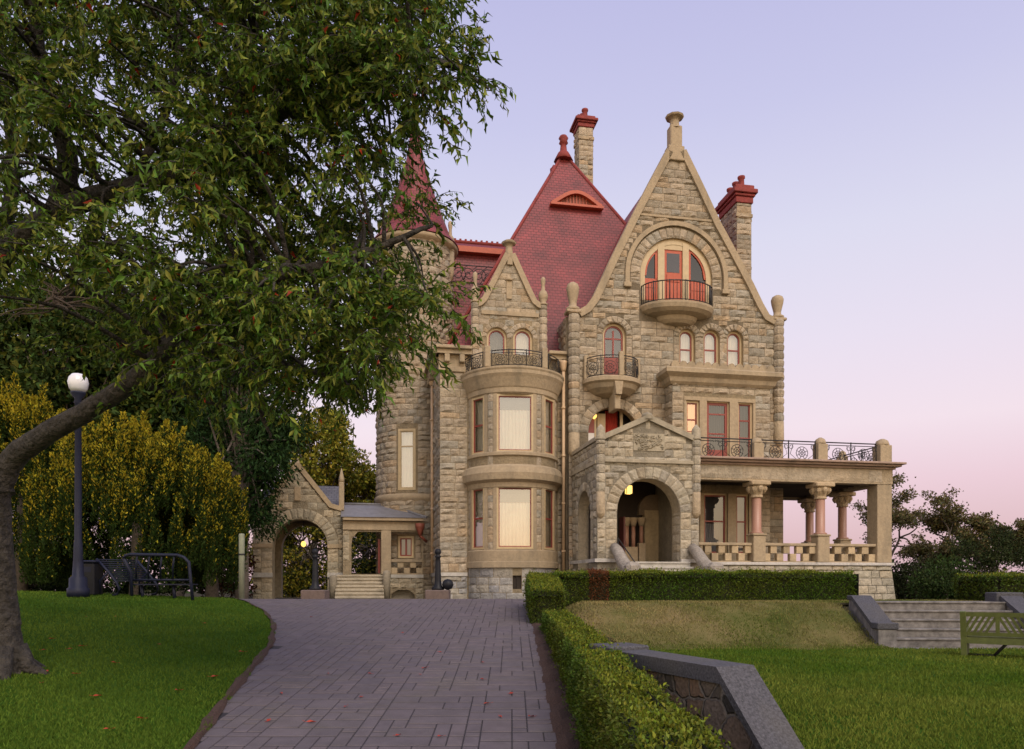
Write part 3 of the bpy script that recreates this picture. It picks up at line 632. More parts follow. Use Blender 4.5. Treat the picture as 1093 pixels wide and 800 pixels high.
# ---- box bay of the main front with its cornice (plane v = -.9)
vb = -.9; ul, ur = fu(717.5, vb), fu(822, vb); zt_, zb_ = fz(770, 414, vb), fz(770, 600, vb)
bh = [hole(vb, 732, 746.5, 463, 428, False), hole(vb, 754, 778.5, 494, 428.5, False), hole(vb, 787.5, 803.5, 494, 429.5, False)]
bl = [hole(vb, 751, 776.5, 592, 527, False), hole(vb, 785.5, 799, 592, 528, False)]
out = rect(ul, ur, 1.2, zt_ + .35); mb = MB(col=(.22, .175, .11)); mb.poly(out, vb, holes=bh + bl)
for h in bh + bl: mb.strip(h, vb, vb + .25, col=(.38, .29, .18))
mb.box(ul, ul + .3, vb, -.0, 1.2, zt_ + .3); mb.box(ur - .3, ur, vb, 0, 1.2, zt_ + .3)
mb.courses(flat(vb), rect(ul, ur, 1.3, zt_ + .3), [rect(bh[0][0][0] - .1, bh[2][1][0] + .12, 4.6, bh[0][2][1] + .12), rect(bl[0][0][0] - .2, bl[1][1][0] + .12, 1, bl[0][2][1] + .12)], 1.3, zt_ + .3)
mb.courses(sideL(ul), rect(vb, 0, 1.3, zt_ + .3), [], 1.3, zt_ + .3)
bb = mb.build('bay_wall', M['stone'], castle)
mb = MB()
for h0, h1 in ((bh[0], bh[1]), (bh[1], bh[2])): mb.box(h0[1][0], h1[0][0], vb - .05, vb + .2, bh[1][0][1], bh[0][2][1] + .02)
mb.box(bh[0][0][0] - .1, bh[0][0][0], vb - .05, vb + .2, 6, bh[0][2][1]); mb.box(bh[2][1][0], bh[2][1][0] + .12, vb - .05, vb + .2, 5.6, bh[0][2][1]); mb.box(bh[0][0][0] - .1, bh[2][1][0] + .12, vb - .05, vb + .2, bh[0][2][1] + .021, bh[0][2][1] + .2)
mb.box(bl[0][1][0], bl[1][0][0], vb - .06, vb + .2, 1.2, bl[0][2][1]); mb.box(bl[0][0][0] - .2, bl[0][0][0], vb - .06, vb + .2, 1.2, bl[0][2][1]); mb.box(bl[1][1][0], bl[1][1][0] + .12, vb - .06, vb + .2, 1.2, bl[0][2][1])
mb.build('mullion', M['trim'], bb)
mb = MB(); cz = [fz(770, y, vb) for y in (413, 406, 401, 398)]; pr = [(.06, cz[0]), (.18, cz[0] + .12), (.24, cz[1]), (.46, cz[2] - .05), (.46, cz[3]), (.40, cz[3] + .06)]
for (e0, z0), (e1, z1) in zip(pr, pr[1:]):
    mb.quad((ul - e0, vb - e0, z0), (ur + e0, vb - e0, z0), (ur + e1, vb - e1, z1), (ul - e1, vb - e1, z1)); mb.quad((ul - e0, 0, z0), (ul - e0, vb - e0, z0), (ul - e1, vb - e1, z1), (ul - e1, 0, z1)); mb.quad((ur + e0, 0, z0), (ur + e0, vb - e0, z0), (ur + e1, vb - e1, z1), (ur + e1, 0, z1))
mb.quad((ul - .4, 0, cz[3] + .06), (ul - .4, vb - .4, cz[3] + .06), (ur + .4, vb - .4, cz[3] + .06), (ur + .4, 0, cz[3] + .06))
x0, x1 = fu(716, vb - .2), fu(826, vb - .2); mb.box(x0, x1, vb - .3, vb - .05, cz[3] + .065, cz[3] + .22); n = 13
for k in range(n): xc = x0 + (x1 - x0) * (k + .5) / n; w_ = (x1 - x0) / n * .46; mb.prism([(xc + w_ * math.cos(t), cz[3] + .215 + .17 * math.sin(t)) for t in [math.pi * i / 8 for i in range(9)]], vb - .28, vb - .07)
mb.build('cornice', M['trim'], bb)
window('window', fx, *hw(bh[0]), vb + .12, False, .09, .05, mid=(.42,), gl='glass', blind='amber', label='small amber lit window beside the terrace door')
window('french_door', fx, *hw(bh[1]), vb + .12, False, .06, .12, mid=(.28, .36, .80), vert=(), lower=.45, gl='darkglass', blind='greysheet')
window('window', fx, *hw(bh[2]), vb + .12, False, .09, .06, mid=(.4, .72), gl='darkglass', blind='greysheet')
window('window', fx, *hw(bl[0]), vb + .12, False, .07, .07, mid=(.55,), gl='darkglass', blind='curtain', grey=.5); window('window', fx, *hw(bl[1]), vb + .12, False, .07, .06, mid=(.55,), gl='darkglass', blind='curtain')

# ---- left wing (plane v = .6), its side wall, the round bay and the small gable
vw = .6; wl, wr = fu(469.5, vw), gl_ - .02; wt = fz(540, 378, vw)
bayc = fu(547.5, vw); bayR = 2.13; bcv = vw + .35
h_g = [hole(vw, 519.5, 541, 402, 350, True), hole(vw, 547.5, 568.5, 402, 351, True)]
gzl = fz(540, 326, vw)
gout = P2(vw, (504, 396), (583, 396), (583, 327), (575, 325), (570, 322), (565, 312), (548, 274), (539, 274), (523, 307), (517, 319), (512, 323), (504, 325))
mb = MB(col=(.22, .175, .11)); mb.poly(rect(wl, wr, 0, wt), vw); mb.box(wl, wl + .3, vw + .01, 12, 0, wt); mb.box(wl, wr, 11.7, 12, 0, wt)
bx0, bx1 = bayc - bayR - .05, bayc + bayR + .05
mb.courses(flat(vw), rect(wl, wr, 0, wt - .9), [rect(bx0, bx1, 0, fz(547, 396, vw))], 1.35, wt - .9)
mb.courses(flat(vw), rect(wl, wr, 0, 1.2), [rect(bx0, bx1, 0, 3)], 0, 1.15, pal=GRAN)
mb.courses(sideL(wl), rect(vw, 5.2, 0, wt), [], 1.3, wt - .3, wd=(.6, 1.1)); mb.courses(sideL(wl), rect(vw, 5.2, 0, wt), [], 0, 1.2, pal=GRAN)
# rear return wall between wing and tower
vr = 5.2; rl = fu(451.5, vr); mb.box(rl, wl - .01, vr, 7.5, 0, wt - .5); mb.courses(flat(vr), rect(rl, wl, 0, wt - .5), [], 0, wt - .5)
ww_ = mb.build('wing_wall', M['stone'], castle)
for a, b in ((wl - .25, fu(503, vw)), (fu(584, vw), wr)):
    mb = MB()
    mb.box(a, b, vw - .45, vw + .3, wt, wt + .16, bev=.03); mb.box(a + .1, b, vw - .3, vw + .3, wt - .2, wt - .002); mb.box(a + .18, b, vw - .12, vw, wt - 1.0, wt - .75, bev=.02)
    for k in range(2 if b - a > 1 else 1): x = a + .45 + k * .7; mb.box(x, x + .24, vw - .3, vw, wt - .58, wt - .203, bev=.03)
    mb.build('cornice', M['trim'], ww_)
mb = MB()
mb.box(wl - .45, wl - .002, vw - .2, 5.2, wt, wt + .16); mb.box(wl - .3, wl - .002, vw - .2, 5.2, wt - .2, wt - .004)
for k in range(5): y = vw + .3 + k * .9; mb.box(wl - .3, wl, y, y + .24, wt - .58, wt - .203, bev=.03)
mb.build('cornice', M['trim'], ww_); mb = MB(); mb.box(wl - .04, bx0, vw - .10, vw, 1.15, 1.32, col=(.45, .43, .40)); mb.build('plinth_course', M['trim'], ww_); mb = MB(); mb.box(bx1, wr, vw - .10, vw, 1.15, 1.32, col=(.45, .43, .40)); mb.build('plinth_course', M['trim'], ww_); mb = MB(); mb.box(wl - .10, wl - .041, vw - .1, 5.2, 1.15, 1.32, col=(.45, .43, .40)); mb.build('plinth_course', M['trim'], ww_); mb = MB()
mb.box(wl - .06, bx0, vw - .05, vw + .01, wt - .76, wt - .2); mb.build('frieze', M['trim'], ww_); mb = MB(); mb.box(bx1, wr, vw - .05, vw + .01, wt - .76, wt - .2)
mb.build('frieze', M['trim'], ww_)
for px, v, y0, y1 in ((461.3, 3.9, 402, 612), (601.5, .25, 386, 612)):
    mb = MB(); u = fu(px, v); mb.tube([(u, v, fz(px, y0, v)), (u, v, fz(px, y1, v))], .085, 8); mb.lathe(u, v, [(.09, fz(px, y0, v) - .5), (.13, fz(px, y0, v) - .42), (.19, fz(px, y0, v) - .06), (.19, fz(px, y0, v))], 10)
    for k in range(4): z = fz(px, y0, v) * (.2 + .2 * k); mb.lathe(u, v, [(.11, z), (.11, z + .1)], 8)
    mb.build('downpipe', M['copper'], castle)
# round bay
zA = [fz(547, y, vw - 1.7) for y in (640, 606, 600, 588, 515, 505, 496, 484, 414, 400, 393)]
mp = around(bayc, bcv, bayR)
def th_of(px): 
    best = 0
    for i in range(-90, 91):
        t = R(i); u = bayc + bayR * math.sin(t); v = bcv - bayR * math.cos(t); x = OX + u * UX + v * VX; y = OY + u * UY + v * VY
        q = abs(CX + FPX * x / y - px)
        if i == -90 or q < best: best, bt = q, t
    return bt
def curved_wall(mb, cu, cv, r, a0, a1, z0, z1, hl, depth=.3, col=None):
    A = sorted(set([a0 + (a1 - a0) * i / 30 for i in range(31)] + [h[0] for h in hl] + [h[1] for h in hl])); Z = sorted(set([z0, z1] + [h[2] for h in hl] + [h[3] for h in hl]))
    q = lambda t, z, o=0.: (cu + (r - o) * math.sin(t), cv - (r - o) * math.cos(t), z)
    for a, b in zip(A, A[1:]):
        for c, d in zip(Z, Z[1:]):
            m_, n_ = (a + b) / 2, (c + d) / 2
            if any(h[0] < m_ < h[1] and h[2] < n_ < h[3] for h in hl): continue
            mb.quad(q(a, c), q(b, c), q(b, d), q(a, d), col)
    for h in hl:
        for t in h[:2]: mb.quad(q(t, h[2]), q(t, h[2], depth), q(t, h[3], depth), q(t, h[3]), (.4, .31, .19))
        AA = [a for a in A if h[0] - 1e-6 <= a <= h[1] + 1e-6]
        for z in h[2:]:
            for a, b in zip(AA, AA[1:]): mb.quad(q(a, z), q(b, z), q(b, z, depth), q(a, z, depth), (.4, .31, .19))
tc_ = (th_of(530) + th_of(569.5)) / 2; hc = (th_of(569.5) - th_of(530)) / 2; tl0, tl1 = th_of(504), th_of(517); off_ = tc_ - (tl0 + tl1) / 2; hl_ = (tl1 - tl0) / 2
BH = []
for zb1, zt1 in ((fz(550, 586, vw - 1.7), fz(550, 519, vw - 1.7)), (fz(550, 482.5, vw - 1.7), fz(550, 420.5, vw - 1.7))):
    for t, hh in ((tc_, hc), (tc_ - off_, hl_), (tc_ + off_, hl_)): BH.append((t - hh, t + hh, zb1, zt1))
mb = MB(col=(.24, .19, .12)); cell = (fu(547, -1.2), 0); base_h = (th_of(547), th_of(556.5), fz(551, 629, vw - 1.7), fz(551, 614.5, vw - 1.7))
curved_wall(mb, bayc, bcv, bayR, -hp, hp, 0, zA[-1], BH + [base_h], col=(.24, .19, .12))
ex = [rect((h[0] * bayR) - .17, (h[1] * bayR) + .17, h[2] - .1, h[3] + .1) for h in BH] + [rect(base_h[0] * bayR, base_h[1] * bayR, base_h[2], base_h[3])]
for z0, z1, pal in ((zA[0], zA[1], GRAN), (zA[3], zA[4], SAND), (zA[6], zA[7], SAND), (zA[7], zA[8], SAND)): mb.courses(mp, rect(-hp * bayR, hp * bayR, z0, z1), ex, z0, z1, pal=pal, wd=(.4, .85), rel=(.02, .05))
bay = mb.build('bay_window_tower', M['stone'], castle)
mb = MB()
def ringm(prof): mb.lathe(bayc, bcv, [(bayR + e, z) for e, z in prof], 40, -hp, hp, cap=False, sm=False)
ringm([(0, zA[1] - .02), (.12, zA[1]), (.12, zA[2]), (.07, zA[2] + .03), (.09, zA[3]), (0, zA[3] + .05)])
ringm([(0, zA[4] - .25), (.05, zA[4] - .2), (.08, zA[4]), (.28, zA[4] + .12), (.33, zA[5]), (.24, zA[6] - .1), (.10, zA[6]), (0, zA[6] + .02)])
ringm([(0, zA[7] - .12), (.09, zA[7] - .08), (.09, zA[7] + .05), (0, zA[7] + .1)])
ringm([(0, zA[8] - .25), (.06, zA[8] - .2), (.08, zA[8]), (.12, zA[8] + .05), (.28, zA[9] - .15), (.36, zA[9]), (.36, zA[9] + .14), (.40, zA[10] - .08), (.40, zA[10]), (-2.1, zA[10] + .05)])
for h in BH:
    for t in h[:2]:
        s_ = -1 if t == h[0] else 1; x = turned(bayc, bcv, t + s_ * .035); o = mb.xf; mb.xf = x; mb.box(-.085, .085, -bayR - .025, -bayR + .2, h[2] - .1, h[3] + .1); mb.xf = o
mb.build('moulding', M['trim'], bay)
for i, h in enumerate(BH):
    tm = (h[0] + h[1]) / 2; hw_ = math.sin((h[1] - h[0]) / 2) * bayR; big = i % 3 == 0
    window('window', turned(bayc, bcv, tm), -hw_, hw_, h[2], h[3], -bayR * math.cos((h[1] - h[0]) / 2) + .02, False, .09, .045, mid=() if big else (.5,), gl='glass', blind='curtain', grey=.27 if big else 0, parent=castle)
mb = MB(turned(bayc, bcv, (base_h[0] + base_h[1]) / 2)); mb.box(-.2, .2, -bayR + .12, -bayR + .16, base_h[2], base_h[3]); mb.box(-.02, .02, -bayR + .06, -bayR + .1, base_h[2], base_h[3]); mb.build('vent_grille', M['dark'], bay)
rz_ = zA[10] + .04; rr_ = bayR + .18
railing(bay, arc(bayc, bcv, rr_, rz_, -hp * .92, th_of(519) - .03, 8), .72, panel=.8); railing(bay, arc(bayc, bcv, rr_, rz_, th_of(525) + .03, th_of(576) - .02, 12), .72, panel=.8); railing(bay, arc(bayc, bcv, rr_, rz_, th_of(581) + .03, hp * .95, 6), .72, panel=.8)
for px in (522, 578.5):
    x, y, z = arc(bayc, bcv, rr_, rz_, th_of(px), th_of(px), 1)[0]; mb = MB(); mb.box(x - .13, x + .13, y - .13, y + .13, z, z + .95, bev=.03); mb.build('rail_post', M['trim'], bay)
# small gable
mb = MB(col=(.24, .19, .12)); mb.poly(gout, vw - .05, holes=h_g); mb.poly(gout, vw + .4)
for h in h_g: mb.strip(h, vw - .05, vw + .3, col=(.4, .31, .19))
mb.strip(gout, vw - .05, vw + .4)
zg = [fz(543, y, vw) for y in (396, 334, 276)]
mb.courses(flat(vw - .05), [(a, b - .04) for a, b in gout], [arch(h[0][0] - .22, h[1][0] + .22, h[0][1], max(b for a, b in h) + .22) for h in h_g], zg[0], zg[2] - .2, h=(.28, .38), rel=(.02, .05))
for h in h_g: r = (h[1][0] - h[0][0]) / 2; mb.voussoirs(flat(vw - .05), (h[0][0] + h[1][0]) / 2, h[2][1], r + .01, r + .24, 9, rel=.04)
sg = mb.build('small_gable', M['stone'], castle)
mb = MB()
gL = P2(vw, (509, 325), (513, 323), (517, 319), (523, 307), (541, 271.5)); gR = P2(vw, (546.5, 271.5), (565, 312), (570, 322), (575, 326), (579, 327))
mb.band([(a, b - .05) for a, b in gL], .13, vw - .18, vw + .42); mb.band([(a, b - .05) for a, b in gR], .13, vw - .18, vw + .42)
mb.box(fu(541, vw), fu(546.5, vw), vw - .17, vw + .41, fz(543, 284, vw), fz(543, 270, vw)); mb.box(gL[0][0] + .2, gR[-1][0] - .2, vw - .14, vw - .04, fz(543, 338, vw), fz(543, 334, vw))
mb.box(fu(543, vw) - .13, fu(543, vw) + .13, vw - .13, vw - .04, fz(543, 320, vw), fz(543, 301, vw)); mb.lathe(fu(543, vw), vw - .05, [(.17, fz(543, 301, vw)), (.2, fz(543, 300, vw)), (.12, fz(543, 297, vw)), (.02, fz(543, 295, vw))], 10)
mb.build('coping', M['trim'], sg)
mb = MB(); flower(mb, fu(543.7, vw), vw + .1, fz(543, 273, vw), fz(543, 256, vw) - fz(543, 273, vw), .26); mb.build('finial', M['trim'], sg)
for px, y0, y1 in ((507, 324, 291), (579.5, 327, 296.5)):
    mb = MB(); u = fu(px, vw); shaft(mb, u, vw - .05, .19, fz(px, 394, vw), fz(px, y0, vw), corbel=False); mb.build('corner_shaft', M['stone'], sg)
    mb = MB(); ballpin(mb, u, vw - .05, fz(px, y0, vw), fz(px, y1, vw) - fz(px, y0, vw), .19); mb.build('finial', M['trim'], sg)
for h, g_, bl_ in ((h_g[0], 'doorglass', None), (h_g[1], 'glass', 'curtain')): window('window', fx, *hw(h), vw + .12, True, .10, .06, mid=(), lower=.14, gl=g_, blind=bl_, paint='red')

# ---- main hipped roof, its dormer, the rear roof and the chimneys
ez = wt + .16
apx = fu(600, 6.6); apz = fz(600, 167, 6.6); e0u, e1u = fu(475.5, vw), fu(812, vw); ev0, ev1 = vw + .85, 12.6
A0, A1 = (apx, 6.3, apz), (apx - .05, 7.6, apz)
mb = MB(); c = [(e0u, ev0, ez), (e1u, ev0, ez), (e1u, ev1, ez), (e0u, ev1, ez)]
for f in ([c[0], c[1], A0], [c[1], c[2], A1, A0], [c[2], c[3], A1], [c[3], c[0], A0, A1]): mb.face([mb.p(*q) for q in f])
roof = mb.build('roof', M['slate'], castle, uv=True)
mb = MB(); mb.box(e0u, gl_, vw + .2, ev0 + .05, ez - .12, ez - .02); mb.build('eaves_gutter', M['lead'], roof)
mb = MB(); mb.tube([c[0], A0], .09, 6); mb.tube([c[1], A0], .09, 6); mb.tube([A0, A1], .12, 6); mb.tube([c[3], A1], .09, 6); mb.build('ridge_tile', M['terracotta'], roof)
mb = MB(); mb.lathe(A0[0], A0[1], [(.55, apz - .45), (.34, apz - .05), (.2, apz + .1), (.16, apz + .5), (.26, apz + .55), (.2, apz + .7), (.28, apz + .82), (.2, apz + .95), (.05, apz + 1.0)], 10); mb.lathe(A1[0] - .15, A1[1] + .2, [(.2, apz - .4), (.22, apz - .1), (.12, apz), (.03, apz + .15)], 8); mb.build('finial', M['terracotta'], roof)
# eyebrow dormer on the front slope
nf = (6.3 - ev0, apz - ez); 
def on_roof(u, z): return ev0 + (z - ez) / nf[1] * nf[0]
zd = fz(612, 221, 5.0); du0, du1 = fu(588, 5.0), fu(640, 5.0); vd = on_roof(0, zd); n = 18; cdm = (du0 + du1) / 2; hwid = (du1 - du0) / 2
mb = MB(); mb2 = MB(); mb3 = MB()
prof = lambda k: (cdm + hwid * k, zd + .66 * (math.cos(math.pi * k / 2) ** 1.2 if abs(k) < 1 else 0))
fronts = []
for i in range(n + 1): k = -1 + 2 * i / n; u, z = prof(k); fronts.append((u, vd - .25 * (1 - abs(k)), z, on_roof(u, z) + .02))
for p_, q_ in zip(fronts, fronts[1:]): mb2.quad((p_[0], p_[1], p_[2]), (q_[0], q_[1], q_[2]), (q_[0], q_[3] + .9 * (q_[2] - zd), q_[2] + .75 * (q_[2] - zd)), (p_[0], p_[3] + .9 * (p_[2] - zd), p_[2] + .75 * (p_[2] - zd)))
mb.band([(a[0], a[2] - .05) for a in fronts], .09, vd - .38, vd - .1); mb.box(du0 - .1, du1 + .1, vd - .4, vd + .05, zd - .16, zd - .04)
mb3.poly([(fronts[0][0], zd - .1)] + [(fronts[-1][0], zd - .1)] + [(a[0], a[2] - .08) for a in fronts[::-1]], vd - .13); 
for i in range(-3, 4): mb.box(cdm + i * .18 - .02, cdm + i * .18 + .02, vd - .2, vd - .135, zd - .05, prof(i * .18 / hwid)[1] - .1)
dm = mb.build('eyebrow_dormer', M['orange'], castle); mb2.build('roof_curve', M['slate'], dm, uv=True); mb3.build('louvre', M['rust'], dm)
# gable roof behind the main front
mb = MB(); zr = fz(721, 163, 0) - .5; zl_ = fz(612, 336, 0) - .2
prf = [(a, b - .3) for a, b in rakeL] + [(uq, zr + .05)] + [(a, b - .3) for a, b in rakeR]
for (a, b), (c, d) in zip(prf, prf[1:]): mb.quad((a, .3, b), (c, .3, d), (c, 9.5, d), (a, 9.5, b))
M['slateplain'] = mat('plain_red_slate', (.20, .034, .036), .6, namp=.2); mb.build('roof', M['slateplain'], castle, uv=True)
mb = MB(); zr = fz(543, 276, vw) - .1; zl_ = fz(508, 326, vw) - .1; um = fu(543.7, vw)
for ue in (fu(509, vw), fu(578, vw)): mb.quad((ue, vw + .35, zl_), (um, vw + .35, zr), (um, 5, zr), (ue, 5, zl_))
mb.build('roof', M['slate'], castle, uv=True)
# rear range with its flat-topped roof, seen between the tower and the big roof
vq = 9.0; q0, q1 = fu(440, vq), fu(560, vq); zt0 = fz(515, 267, vq); zt1 = fz(515, 258, vq); zq = fz(515, 375, vq)
mb = MB(); mb.quad((q0, vq - 1.2, zq), (q1, vq - 1.2, zq), (q1, vq, zt0 - .35), (q0, vq, zt0 - .35)); mb.quad((q0, vq - .35, zt0), (q1, vq - .35, zt0), (q1, vq + .4, zt1), (q0, vq + .4, zt1)); mb.quad((q0, vq + .4, zt1), (q1, vq + .4, zt1), (q1, vq + 5, zt0 - 1), (q0, vq + 5, zt0 - 1)); mb.quad((q0, vq + 3, 0), (q1, vq + 3, 0), (q1, vq + 3, zq), (q0, vq + 3, zq))
rr = mb.build('roof', M['slate'], castle, uv=True)
mb = MB(); mb.box(q0, q1, vq - .4, vq + .1, zt0 - .34, zt0 - .02); mb.build('gutter', M['orange'], rr)
mb = MB(); mb.tube([(q0, vq + .4, zt1 + .05), (q1, vq + .4, zt1 + .05)], .1, 6)
for k in range(22): u = q0 + (q1 - q0) * k / 21; mb.box(u - .06, u + .06, vq + .34, vq + .46, zt1 + .1, zt1 + .22)
mb.build('ridge_tile', M['terracotta'], rr)
mb = MB(); ya = fz(505, 303, 7.2); hgt = fz(505, 284, 7.2) - ya; x0, x1 = fu(484, 7.2), fu(527, 7.2)
mb.tube([(x0, 7.2, ya), (x1, 7.2, ya)], .03, 5); mb.tube([(x0, 7.2, ya + hgt), (x1, 7.2, ya + hgt)], .03, 5)
for k in range(4):
    cx_ = x0 + (x1 - x0) * (k + .5) / 4; s_ = 1 if k % 2 else -1
    mb.tube([(cx_ + s_ * (.06 + .036 * t) * math.cos(t), 7.2, ya + hgt * .5 + (.06 + .036 * t) * math.sin(t)) for t in [i * .45 for i in range(24)]], .025, 5)
    mb.tube([(cx_ - .5, 7.2, ya), (cx_ - .2, 7.2, ya + hgt * .4), (cx_ + .5, 7.2, ya + hgt)], .02, 5)
mb.build('railing', M['iron'], rr)
def chimney(px0, px1, v0, dv, ybase, ystone, ycap, ytop, pots):
    u0, u1 = fu(px0, v0), fu(px1, v0); v1 = v0 + dv; zb_, zs_, zc_, zp_ = [fz(px1, y, v0) for y in (ybase, ystone, ycap, ytop)]
    mb = MB(col=(.24, .19, .12)); mb.box(u0, u1, v0, v1, zb_, zs_); mb.courses(flat(v0), rect(u0, u1, zb_, zs_), [], zb_, zs_, wd=(.4, .7)); mb.courses(sideL(u0), rect(v0, v1, zb_, zs_), [], zb_, zs_, wd=(.4, .7)); mb.courses(lambda s_, z, o: (u1 + o, s_, z), rect(v0, v1, zb_, zs_), [], zb_, zs_, wd=(.4, .7))
    ch = mb.build('chimney', M['stone'], castle)
    mb = MB(); h = zc_ - zs_
    for e, a, b in ((.08, 0, .35), (.16, .353, .5), (.26, .503, .75), (.12, .753, 1.)): mb.box(u0 - e, u1 + e, v0 - e, v1 + e, zs_ + h * a, zs_ + h * b, bev=.03)
    mb.build('cap', M['terracotta'], ch)
    mb = MB(); mb.box(u0 - .06, u1 + .06, v0 - .06, v1 + .06, zs_ - .75, zs_ - .55, bev=.02); mb.build('string_course', M['trim'], ch)
    for k in range(pots): y = v0 + dv * (k + .5) / pots; mb = MB(); mb.lathe((u0 + u1) / 2, y, [(.2, zc_), (.17, zc_ + .1), (.15, zp_ - .15), (.2, zp_ - .1), (.2, zp_), (.12, zp_)], 10); mb.build('chimney_pot', M['terracotta'], ch)
chimney(618, 633, 9, 1.0, 240, 137, 125, 115.5, 2); chimney(786.5, 802, 2.6, 1.9, 345, 218, 199, 186.5, 3)

# ---- round tower at the rear left
tu, tv = fu(443, 7), 7.0; tR = 2.06; tz = lambda y: fz(443, y, 5.2)
twin = (-.12, .36)
def th_t(px):
    bt = 0; best = 1e9
    for i in range(-90, 91):
        t = R(i); u = tu + tR * math.sin(t); v = tv - tR * math.cos(t); x = OX + u * UX + v * VX; y = OY + u * UY + v * VY; q = abs(CX + FPX * x / y - px)
        if q < best: best, bt = q, t
    return bt
th0, th1 = th_t(425), th_t(443.5); tb0, tb1 = th_t(425.5), th_t(441.5); TH = [(th0, th1, tz(524), tz(459)), (tb0, tb1, tz(596), tz(573))]
mb = MB(col=(.24, .19, .12)); curved_wall(mb, tu, tv, tR, -math.pi, math.pi, 0, tz(250), TH, col=(.24, .19, .12))
mb.courses(around(tu, tv, tR), rect(-2.2 * tR, 2.2 * tR, 0, 40), [rect(th0 * tR - .1, th1 * tR + .1, tz(524) - .1, tz(459) + .1), rect(tb0 * tR - .08, tb1 * tR + .08, tz(596) - .08, tz(573) + .08)], 0, tz(252), wd=(.4, .95))
tw = mb.build('round_tower', M['stone'], castle)
for y, e in ((531, .10), (398, .12), (252, .25)): mb = MB(); z = tz(y); mb.lathe(tu, tv, [(tR, z - .25), (tR + e, z - .12), (tR + e + .05, z + .05), (tR + .02, z + .18)], 40, cap=False); mb.build('string_course', M['trim'], tw)
mb = MB(); mb.lathe(tu, tv, [(tR + .35, tz(250)), (tR - .1, tz(238)), (1.12, tz(192)), (.46, tz(150)), (.04, fz(443, 110, 7))], 32, sm=False); mb.build('cone_roof', M['slate'], tw, uv=True)
mb = MB(); z = fz(443, 112, 7); mb.lathe(tu, tv, [(.16, z - .1), (.1, z + .2), (.2, z + .32), (.03, z + .7)], 8); mb.build('finial', M['terracotta'], tw)
for px in (481, 405): mb = MB(); u = fu(px, 6); ballpin(mb, u, 6.2, fz(px, 268, 6), 1.7, .2); mb.lathe(u, 6.2, [(.1, fz(px, 300, 6)), (.22, fz(px, 290, 6)), (.22, fz(px, 268, 6))], 10); mb.build('finial', M['trim'], tw)
hw_ = math.sin((th1 - th0) / 2) * tR
window('window', turned(tu, tv, (th0 + th1) / 2), -hw_, hw_, tz(524), tz(459), -tR + .05, False, .11, .05, mid=(.74,), paint='cream', gl='glass', blind='curtain')

# ---- entrance porch (front plane v = -4)
vp = -4.0; pl, pr_ = fu(637.5, vp), fu(746, vp); PC = (.001,)
zf = fz(690, 600, vp)                                     # floor level of porch and terrace
pe = hole(vp, 658.7, 726, 600, 511, True)
pout = [(pl, 0), (pr_, 0)] + P2(vp, (746, 470), (738, 468), (691.6, 447), (646, 465), (637.5, 468))
mb = MB(col=(.21, .185, .14)); mb.poly(pout, vp, holes=[pe]); mb.strip(pe, vp, vp + .9, col=(.30, .26, .19)); mb.poly(pout, vp + .5, holes=[pe])
r = (pe[1][0] - pe[0][0]) / 2; cp = (pe[0][0] + pe[1][0]) / 2; zs = pe[2][1]
crx = rect(*sorted((fu(676, vp), fu(709, vp))), fz(690, 481.5, vp), fz(690, 463, vp)); 
mb.courses(flat(vp), [(a, b - .05) for a, b in pout], [arch(cp - r - .5, cp + r + .5, zf, zs + r + .5, 20), rect(cp - r, cp + r, 0, zf), crx, rect(pl - 1, pr_ + 1, zf - .02, zf + .14)], 0, fz(690, 449, vp), pal=PALE)
mb.voussoirs(flat(vp), cp, zs, r + .01, r + .50, 15, pal=PALE)
for sx in (-1, 1):
    z = zf + .14
    while z < zs - .02: hh = min(rng.uniform(.34, .46), zs - z); a, b = sorted((cp + sx * (r + .01), cp + sx * (r + .5))); mb.block(flat(vp), a, b, z, z + hh, .06, rng.choice(PALE)); z += hh
    z = zf
    while z < zs: hh = min(rng.uniform(.34, .46), zs - z + .01); uu = cp + sx * r; mb.block(lambda s_, zq, o: (uu - sx * o, s_, zq), vp + .02, vp + .85, z, z + hh, .05, rng.choice(PALE)); z += hh
for A_, B_ in zip(pe[2:-1], pe[3:]):
    pass
# left side wall with its arch, top sloping like a parapet
sh_ = arch(vp + 1.0, vp + 3.0, zf - .3, fz(625, 524, -2.2)); stop = pout[-1][1]
mb2 = MB(lambda x, y, z: (pl + y, x, z), col=(.21, .185, .14)); mb2.poly(rect(vp, 0, 0, stop - .1), 0, holes=[sh_]); mb2.strip(sh_, 0, .5, col=(.3, .26, .19)); mb2.poly(rect(vp, 0, 0, stop - .1), .5, holes=[sh_])
mb2.xf = None; mb2.courses(sideL(pl), rect(vp + .05, 0, 0, stop - .1), [arch(vp + .6, vp + 3.4, zf - .3, sh_[2][1] + 1.4), rect(vp, 0, zf - .02, zf + .14)], 0, stop - .12, pal=PALE); mb2.voussoirs(sideL(pl), vp + 2, sh_[2][1], 1.01, 1.4, 11, pal=PALE)
for s0 in (vp + .6, vp + 3.0):
    z = zf + .14
    while z < sh_[2][1]: hh = min(.42, sh_[2][1] - z + .01); mb2.block(sideL(pl), s0, s0 + .39, z, z + hh, .05, rng.choice(PALE)); z += hh
mb2.box(pr_ - .5, pr_, vp + .5, 0, 0, stop - .1)
o_ = len(mb.v); mb.v += mb2.v; mb.f += [tuple(i + o_ for i in f) for f in mb2.f]; mb.c += mb2.c; mb.sm += mb2.sm
porch = mb.build('entrance_porch', M['stone'], castle)
TP = (.36, .315, .235)
mb = MB(col=TP); gp = P2(vp, (643, 467), (691.6, 446), (741, 469)); mb.band([gp[0], gp[1]], .11, vp - .13, vp + .55); mb.band([gp[1], gp[2]], .11, vp - .13, vp + .552)
